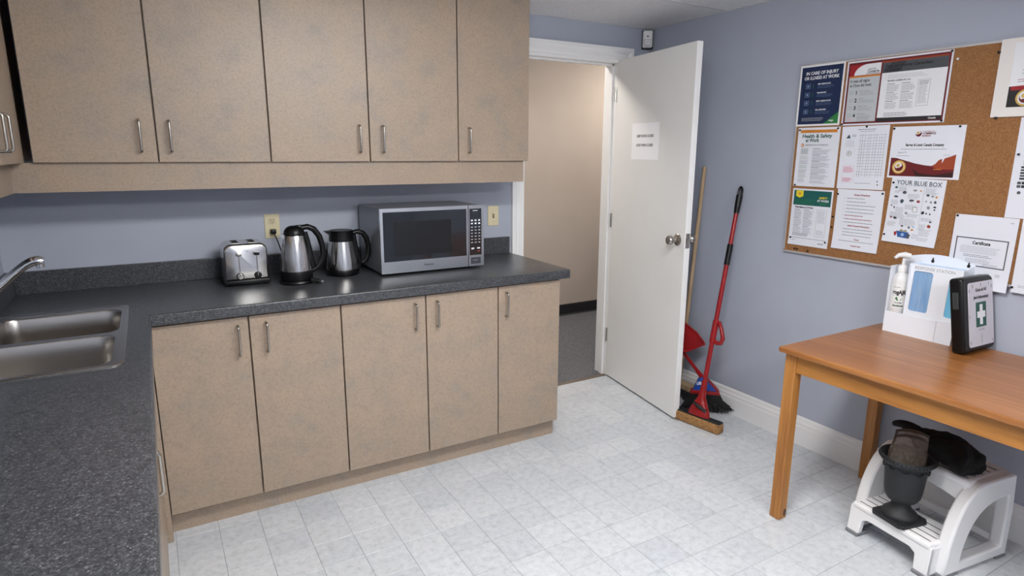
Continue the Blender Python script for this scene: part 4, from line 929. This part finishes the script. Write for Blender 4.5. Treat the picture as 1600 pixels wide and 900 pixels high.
# local: x depth (front 0 -> back .4), y = -ly (width, 0 .. -.31)
SWD = .31
def ringframe(m, outer, inner, y0, y1):
    n = len(outer); vs = [(x, y0, z) for x, z in outer]+[(x, y0, z) for x, z in inner]+[(x, y1, z) for x, z in outer]+[(x, y1, z) for x, z in inner]
    fs = []
    for i in range(n):
        j = (i+1) % n
        fs += [(i, j, n+j, n+i), (2*n+i, 3*n+i, 3*n+j, 2*n+j), (i, 2*n+i, 2*n+j, j), (n+i, n+j, 3*n+j, 3*n+i)]
    return m.add(vs, fs)
def bez(p0, p1, p2, n): return [((1-q)**2*p0[0]+2*q*(1-q)*p1[0]+q*q*p2[0], (1-q)**2*p0[1]+2*q*(1-q)*p1[1]+q*q*p2[1]) for q in [i/n for i in range(n+1)]]
outer = bez((.045, .012), (.06, .30), (.20, .345), 10) + [(.30, .347), (.385, .347), (.402, .20), (.405, .012), (.30, .012), (.18, .012)]
inner = bez((.135, .05), (.15, .24), (.30, .262), 10) + [(.33, .264), (.362, .264), (.368, .18), (.37, .05), (.28, .05), (.2, .05)]
for side, (a, b) in (('l', (.034, -.012)), ('r', (-.298, -.344))):
    m = MB(); ringframe(m, outer, inner, a, b); m.build('side_frame', wplas, st, True, world=False, bev=.008, ang=50)
    for x0, x1 in ((.042, .13), (.352, .407)): MB().rbox(x0, x1, min(a, b)-.001, max(a, b)+.001, 0, .014, .003, 1).build('rubber_foot', greyrub, st, world=False)
# top step
MB().rbox(.15, .392, -.318, .008, .318, .35, .014, 3).build('upper_step', wplas, st, True, world=False)
apr = [(.16, .322)]
MB().prism([(.0, .33), (-.31, .33), (-.31, .262)] + [(-.31+.31*q/8, .262+.022*math.sin(PI*q/8)) for q in range(1, 8)] + [(0, .262)], lambda p, x: (x-.05*(.33-p[1]), p[0], p[1]), .152, .172).build('upper_apron', wplas, st, world=False, bev=.003)
MB().box(.376, .39, -.30, -.01, .27, .33).build('back_apron', wplas, st, world=False)
MB().box(.376, .394, -.30, -.01, .05, .075).build('back_rail', wplas, st, world=False)
# lower step
MB().rbox(.0, .175, -.312, .002, .108, .134, .010, 3).build('lower_step', wplas, st, True, world=False)
front_ap = [(.008, .0+.012), (.008, .12), (-.318, .12), (-.318, .012), (-.268, .012), (-.262, .07), (-.24, .083), (-.07, .083), (-.048, .07), (-.042, .012)]
MB().prism(front_ap, lambda p, x: (x-.10*(.12-p[1])+.008, p[0], p[1]), -.004, .020).build('lower_apron', wplas, st, world=False, bev=.004)
for a, b in ((.01, -.044), (-.320, -.266)):
    MB().prism([(.0, .012), (.07, .012), (.07, .115), (.004, .115)], lambda p, y: (p[0], y, p[1]), *((.008, -.006) if a > 0 else (-.318, -.304))).build('front_leg', wplas, st, world=False)
    MB().rbox(-.012, .05, min(a, b), max(a, b), 0, .0135, .003, 1).build('rubber_foot', greyrub, st, world=False)
for k in range(5):
    MB().box(.176+.04*k, .181+.04*k, -.30, -.012, .3496, .3506).build('grip_stripe', blackm, st, world=False)  # thin black stripes laid on the step tops
for k in range(4):
    MB().box(.022+.034*k, .026+.034*k, -.298, -.014, .1336, .1346).build('grip_stripe', blackm, st, world=False)
# urn planter on the lower step
t = thing('urn_planter', 'charcoal plastic urn planter on a square base standing on the stool', 'planter', (2.872, -2.063, .1343), rz=math.radians(-12))
MB().prism([(-.07, -.055), (-.055, -.07), (.055, -.07), (.07, -.055), (.07, .055), (.055, .07), (-.055, .07), (-.07, .055)], lambda p, z: (p[0], p[1], z), 0, .014).build('plinth', urnm, t, world=False, bev=.002)
MB().lathe([(.060, .013), (.061, .024), (.056, .032), (.045, .040), (.035, .053), (.031, .066), (.034, .077), (0, .077)], (0, 0, 0), 36, cap=False).build('foot', urnm, t, True, world=False)
MB().lathe([(.034, .075), (.05, .083), (.060, .1), (.064, .125), (.068, .18), (.072, .222), (.076, .230), (.080, .234), (.088, .240), (.093, .248), (.093, .259), (.089, .262), (.083, .26), (.078, .253), (.073, .242), (.069, .2), (.062, .12), (.03, .1), (0, .1)], (0, 0, 0), 44, cap=False).build('bowl', urnm, t, True, world=False, ang=50)
mb = MB()
for k in range(44):
    a = 2*PI*k/44; mb.add([(r_*math.cos(a+da), r_*math.sin(a+da), z) for r_, z in ((.093, .246), (.0962, .253), (.093, .260)) for da in (-.045, .045)], [(0, 1, 3, 2), (2, 3, 5, 4), (0, 2, 4), (1, 5, 3)])
o = mb.build('rim_beading', urnm, t, world=False)
mb = MB()
for k in range(10):
    a = 2*PI*k/10
    mb.tube([((.0735+.002*math.sin(PI*q/6))*math.cos(a+(q-3)*.09), (.0735+.002*math.sin(PI*q/6))*math.sin(a+(q-3)*.09), .222-.012*math.sin(PI*q/6)) for q in range(7)], .003, 6)
mb.build('garland_relief', urnm, t, True, world=False)
# zip bag in the urn
t = thing('plastic_bag', 'smoky clear zip bag stuffed into the top of the urn', 'bag', (2.885, -2.062, .36))
e_r = Vector((.50, -.866, 0)); e_n = Vector((-.82, -.47, .3)).normalized(); e_u = Vector((.30, .16, .94)).normalized()
e_r = (e_r - e_u*e_r.dot(e_u)).normalized(); e_n = e_u.cross(e_r)
if e_n.dot(CAM-Vector((2.885, -2.062, .4))) < 0: e_n = -e_n
bc = Vector((2.88, -2.063, .335))
def bagp(i, j, n, m_, s_):
    u, v = i/n*2-1, j/m_; w2 = .058+.004*math.sin(v*5)
    th = .024*(1-u*u)**.6*max(0, 1-(v-.35)**2*1.9)+.0015
    cr = (.007*math.sin(9*u+5*v)*math.sin(7*v+3*u)+.004*abs(math.sin(11*u-8*v)))*(1-v**3)
    return bc + e_r*(u*w2+.012*v-.01) + e_u*(.15*v-.012*u*u*(1 if v > .5 else .3)) + e_n*(s_*th+cr)
for nm in ('pouch',):
    mb = MB(); n, m_ = 28, 28; vs = []
    for s_ in (1, -1): vs += [bagp(i, j, n, m_, s_) for j in range(m_+1) for i in range(n+1)]
    fs = []; K_ = (n+1)*(m_+1)
    for o_ in (0, K_):
        for j in range(m_):
            for i in range(n): q = o_+j*(n+1)+i; fs.append((q, q+1, q+n+2, q+n+1))
    for i in range(n): fs.append((m_*(n+1)+i, m_*(n+1)+i+1, K_+m_*(n+1)+i+1, K_+m_*(n+1)+i)); fs.append((i, i+1, K_+i+1, K_+i))
    for j in range(m_): fs.append((j*(n+1), (j+1)*(n+1), K_+(j+1)*(n+1), K_+j*(n+1))); fs.append((j*(n+1)+n, (j+1)*(n+1)+n, K_+(j+1)*(n+1)+n, K_+j*(n+1)+n))
    mb.add(vs, fs).build(nm, plasticbag, t, True, ang=70)
for v0, v1 in ((.80, .86), (.93, 1.0)):
    mb = MB(); rows = []
    for v in (v0, v1):
        rows.append([bagp(i, v*14, 14, 14, 1)+e_n*.0012 for i in range(15)])
    mb.loft(rows, cap=False, closed=False).build('zip_band', bagband, t)
MB().loft([[bagp(i, j, 14, 14, 1)+e_n*.001 for i in range(0, 15, 14) for j in (0,)] + [bagp(0, 12, 14, 14, 1)] if False else [bagp(1, j, 14, 14, 1)+e_n*.001, bagp(0, j, 14, 14, 1)+e_n*.001] for j in range(15)], cap=False, closed=False).build('edge_seam', bagband, t)
# black gloves / fabric on the top step
t = thing('black_fabric_bag', 'rumpled black fabric bag lying on the top of the stool', 'bag', (3.07, -2.08, .35))
ca, sa = math.cos(SR), math.sin(SR)
def stw(lx, ly, z): lx += .014; return Vector((2.835+lx*ca+ly*sa, -1.905+lx*sa-ly*ca, z))
rings = []
prof = [(.005, .225, .012, .016, .415), (.03, .225, .022, .026, .412), (.06, .222, .034, .04, .402), (.09, .225, .058, .052, .395), (.13, .228, .07, .055, .396), (.18, .228, .075, .053, .396), (.23, .222, .078, .05, .394), (.27, .205, .08, .044, .390), (.295, .195, .078, .036, .384), (.302, .19, .06, .022, .376)]
for i, (ly, lx, a, b, zc) in enumerate(prof):
    ring = []
    for k in range(18):
        q = 2*PI*k/18; f = (1+.07*math.sin(3*q+i*1.3)+.05*math.sin(5*q-i*.9))/max(abs(math.cos(q))**2.6+abs(math.sin(q))**2.6, .01)**(1/2.6)
        z = zc + b*math.sin(q)*f
        if ly > .08: z = max(z, .3505)
        ring.append(stw(lx+a*math.cos(q)*f, ly, z))
    rings.append(ring)
fb = MB().loft(rings).build('body', fabric, t, True, sub=2, ang=180)
tx = bpy.data.textures.new('fabric_folds', 'CLOUDS'); tx.noise_scale = .055; tx.noise_depth = 2
dm = fb.modifiers.new('folds', 'DISPLACE'); dm.texture = tx; dm.texture_coords = 'LOCAL'; dm.strength = .034; dm.mid_level = .58
MB().tube([stw(.20, .10, .425), stw(.19, .05, .442), stw(.185, .01, .440), stw(.18, -.02, .425)], [.024, .02, .017, .012], 10).build('strap_end', fabric, t, True, sub=1, ang=180)
MB().tube([stw(.17, .13, .425), stw(.22, .16, .452), stw(.24, .2, .447), stw(.25, .24, .43)], [.012, .015, .014, .012], 8).build('fold', fabric, t, True, sub=1, ang=180)
# ------------------------------------------------------------------ sponge mop leaning on the wall
def leaning(p0, p1):
    d = (Vector(p1)-Vector(p0)); return d.normalized(), d.length
t = thing('sponge_mop', 'red sponge mop with black grips leaning on the wall beside the door', 'mop', (3.04, -.89, 0))
hd = Vector((.047, -.285, 0)).normalized(); side = Vector((-hd.y, hd.x, 0)); mc = Vector((3.043, -.888, 0))
Mm = Matrix(((hd.x, side.x, 0, mc.x), (hd.y, side.y, 0, mc.y), (0, 0, 1, 0), (0, 0, 0, 1)))
MB().rbox(-.147, .147, -.026, .030, .001, .056, .010, 3).xf(Mm).build('sponge', sponge, t, True)
MB().rbox(-.143, .143, -.018, .028, .053, .063, .003, 1).xf(Mm).build('backing_plate', blackm, t)
A = mc+Vector((.004, .0, .06)); Bt = Vector((3.326, -.816, 1.30)); ud = (Bt-A).normalized()
pt = lambda s_: A+ud*s_
LT = (Bt-A).length
mb = MB(); rings = []
xd = hd; yd = ud.cross(xd).normalized(); xd = yd.cross(ud).normalized()
for s_, a, b in ((0, .07, .026), (.02, .066, .028), (.05, .052, .028), (.08, .036, .024), (.11, .022, .02), (.16, .0165, .0165), (.2, .0155, .0155)):
    rings.append([pt(s_)+xd*(a*math.cos(q*PI/8))+yd*(b*math.sin(q*PI/8)) for q in range(16)])
mb.loft(rings).build('head_yoke', redp, t, True, ang=60)
MB().tube([pt(.035)+xd*.05-yd*.016, pt(.055)+xd*.012-yd*.032, pt(.07)-xd*.03-yd*.026], [.008, .011, .006], 10).build('yoke_band', blackm, t, True)
MB().cyl(pt(.18), pt(LT*.70), .0125, 16).build('lower_tube', redp, t, True)
MB().cyl(pt(LT*.67), pt(LT*.76), .0155, 16).build('middle_grip', black, t, True)
MB().cyl(pt(LT*.74), pt(LT*.9), .0115, 16).build('upper_tube', redp, t, True)
tp = [pt(LT*.895), pt(LT*.92), pt(LT*.95), pt(LT*.975), pt(LT)]
MB().tube(tp[:4], [.0135, .0155, .017, .017], 14).build('top_grip', black, t, True)
loop = [pt(LT*.962)+xd*(.011*math.cos(q))+ud*(.030+.030*math.sin(q)) for q in [2*PI*k/16 for k in range(17)]]
MB().tube(loop, .0065, 8).build('hanging_loop', black, t, True)
lc = LT*.375
hl = [pt(lc+.055)+xd*.004, pt(lc+.055)+xd*.022, pt(lc+.02)+xd*.042, pt(lc-.03)+xd*.06, pt(lc-.055)+xd*.052, pt(lc-.06)+xd*.03, pt(lc-.045)+xd*.006]
MB().tube(hl, [.011, .011, .011, .0115, .012, .012, .011], 10).build('wringer_lever', redp, t, True, ang=60)
MB().cyl(pt(lc-.06), pt(lc+.065), .0165, 16).build('lever_collar', redp2, t, True)
# ------------------------------------------------------------------ blue and red broom with dustpan clipped on, behind the mop
t = thing('angle_broom', 'blue and red broom with flared black bristles behind the mop', 'broom', (3.21, -.76, 0))
bd = Vector((.19, -.17, 0)).normalized(); bn = Vector((-bd.y*-1, bd.x*-1, 0)); bn = Vector((-.67, -.74, 0))
b0 = Vector((3.205, -.755, 0))
def bp(u, n_, z): return b0+bd*u+bn*n_+Vector((0, 0, z))
head = [(-.05, .135), (-.022, .205), (.0, .218), (.02, .213), (.075, .155), (.088, .135)]
MB().prism(head, lambda p, n_: bp(p[0], n_, p[1]), -.016, .016).build('head_cap', bluep, t, bev=.004)
MB().prism([(.014, .214), (.03, .21), (.098, .142), (.09, .134), (.072, .15)], lambda p, n_: bp(p[0], n_, p[1]), -.019, .019).build('head_edge', redp, t, bev=.002)
MB().prism([(-.066, .114), (-.060, .136), (.098, .136), (.104, .114)], lambda p, n_: bp(p[0], n_, p[1]), -.021, .021).build('head_band', redp2, t, bev=.003)
c = Canvas(); c.text('LIBR', -.012, .172, .026, WH, 1, 'CENTER', .0008, width=.04); c.build(t, lambda u, v, l: tuple(bp(u, .0165+l, v)), 'lettering')
mb = MB(); rnd = random.Random(3)
for i in range(26):
    for k in range(5):
        u = -.060+.158*i/25; n_ = -.016+.008*k; f = (i/25*2-1)
        u2 = u*1.75+rnd.uniform(-.006, .006)+(.012 if f > 0 else -.006); n2 = n_*1.3+rnd.uniform(-.004, .004); zb_ = .006+rnd.uniform(0, .006)+max(0, f-.6)*.05
        mb.tube([bp(u, n_, .118), bp(u*1.25, n_*1.1, .07), bp(u2, n2, zb_)], [.0038, .0042, .0022], 5)
mb.build('bristles', bristle, t)['kind'] = 'stuff'
hA = bp(.004, 0, .205); hB = Vector((3.30, -.30, 1.18))
# handle follows the photograph: up and towards the corner
hA2 = Vector((3.225, -.575, .31)); hdir = (hA2-hA).normalized(); hE = hA+hdir*1.0
MB().cyl(hA, hA+hdir*.06, .015, 14, .012).build('socket', redp, t, True)
hE = hA2+ (Vector((3.318, -.25, .92))-hA2)
MB().tube([hA, hA+(hA2-hA)*.5, hA2, hA2.lerp(hE, .5), hE], .0105, 12).build('handle', redp, t, True, ang=60)
# dustpan clipped to the handle
t = thing('dustpan', 'red dustpan clipped upright on the broom handle behind the door edge', 'dustpan', (3.24, -.60, .29))
dpc = Vector((3.20, -.585, .30)); du = Vector((.42, -.9, -.05)).normalized(); dv = Vector((.12, .08, .98)).normalized(); dn_ = du.cross(dv).normalized()
if dn_.dot(CAM-dpc) < 0: dn_ = -dn_
def dq(u, v, n_): return dpc+du*u+dv*v+dn_*n_
outl = [(-.14, .0), (.04, .03), (.135, .092), (.128, .108), (.08, .155), (.02, .19), (-.06, .215), (-.14, .21)]
MB().prism(outl, lambda p, n_: dq(p[0], p[1], n_), .006, .010).build('pan', redp, t)
rimp = [dq(u, v, .010) for u, v in outl[2:]]; MB().tube(rimp, .006, 8).build('raised_rim', redp2, t, True)
MB().prism([(-.14, .0), (.04, .03), (.135, .092), (.128, .1), (.036, .042), (-.14, .014)], lambda p, n_: dq(p[0], p[1], n_), .006, .03).build('front_lip', redp, t)
MB().prism([(-.04, .07), (.005, .08), (.008, .096), (-.04, .086)], lambda p, n_: dq(p[0], p[1], n_), .010, .0125).build('clip_plate', redp2, t)
# ------------------------------------------------------------------ wooden push broom in the corner
t = thing('push_broom', 'wooden pole push broom standing in the corner behind the door', 'broom', (3.27, -.50, 0))
p0, p1 = Vector((3.285, -.50, .085)), Vector((3.328, -.545, 1.415))
MB().tube([p0, p0.lerp(p1, .5), p1], [.0125, .012, .0115], 12).build('pole', wood_pole, t, True, ang=60)
MB().rbox(3.245, 3.305, -.66, -.34, .062, .098, .006, 2).build('block', wood_pole, t)
mb = MB()
for i in range(24):
    for k in range(4): y = -.65+.30*i/23; x = 3.252+.015*k; mb.tube([(x, y, .066), (x-.012+rnd.uniform(-.006, .006), y+rnd.uniform(-.006, .006), .002)], [.005, .003], 4)
mb.build('bristles', bristle, t)['kind'] = 'stuff'
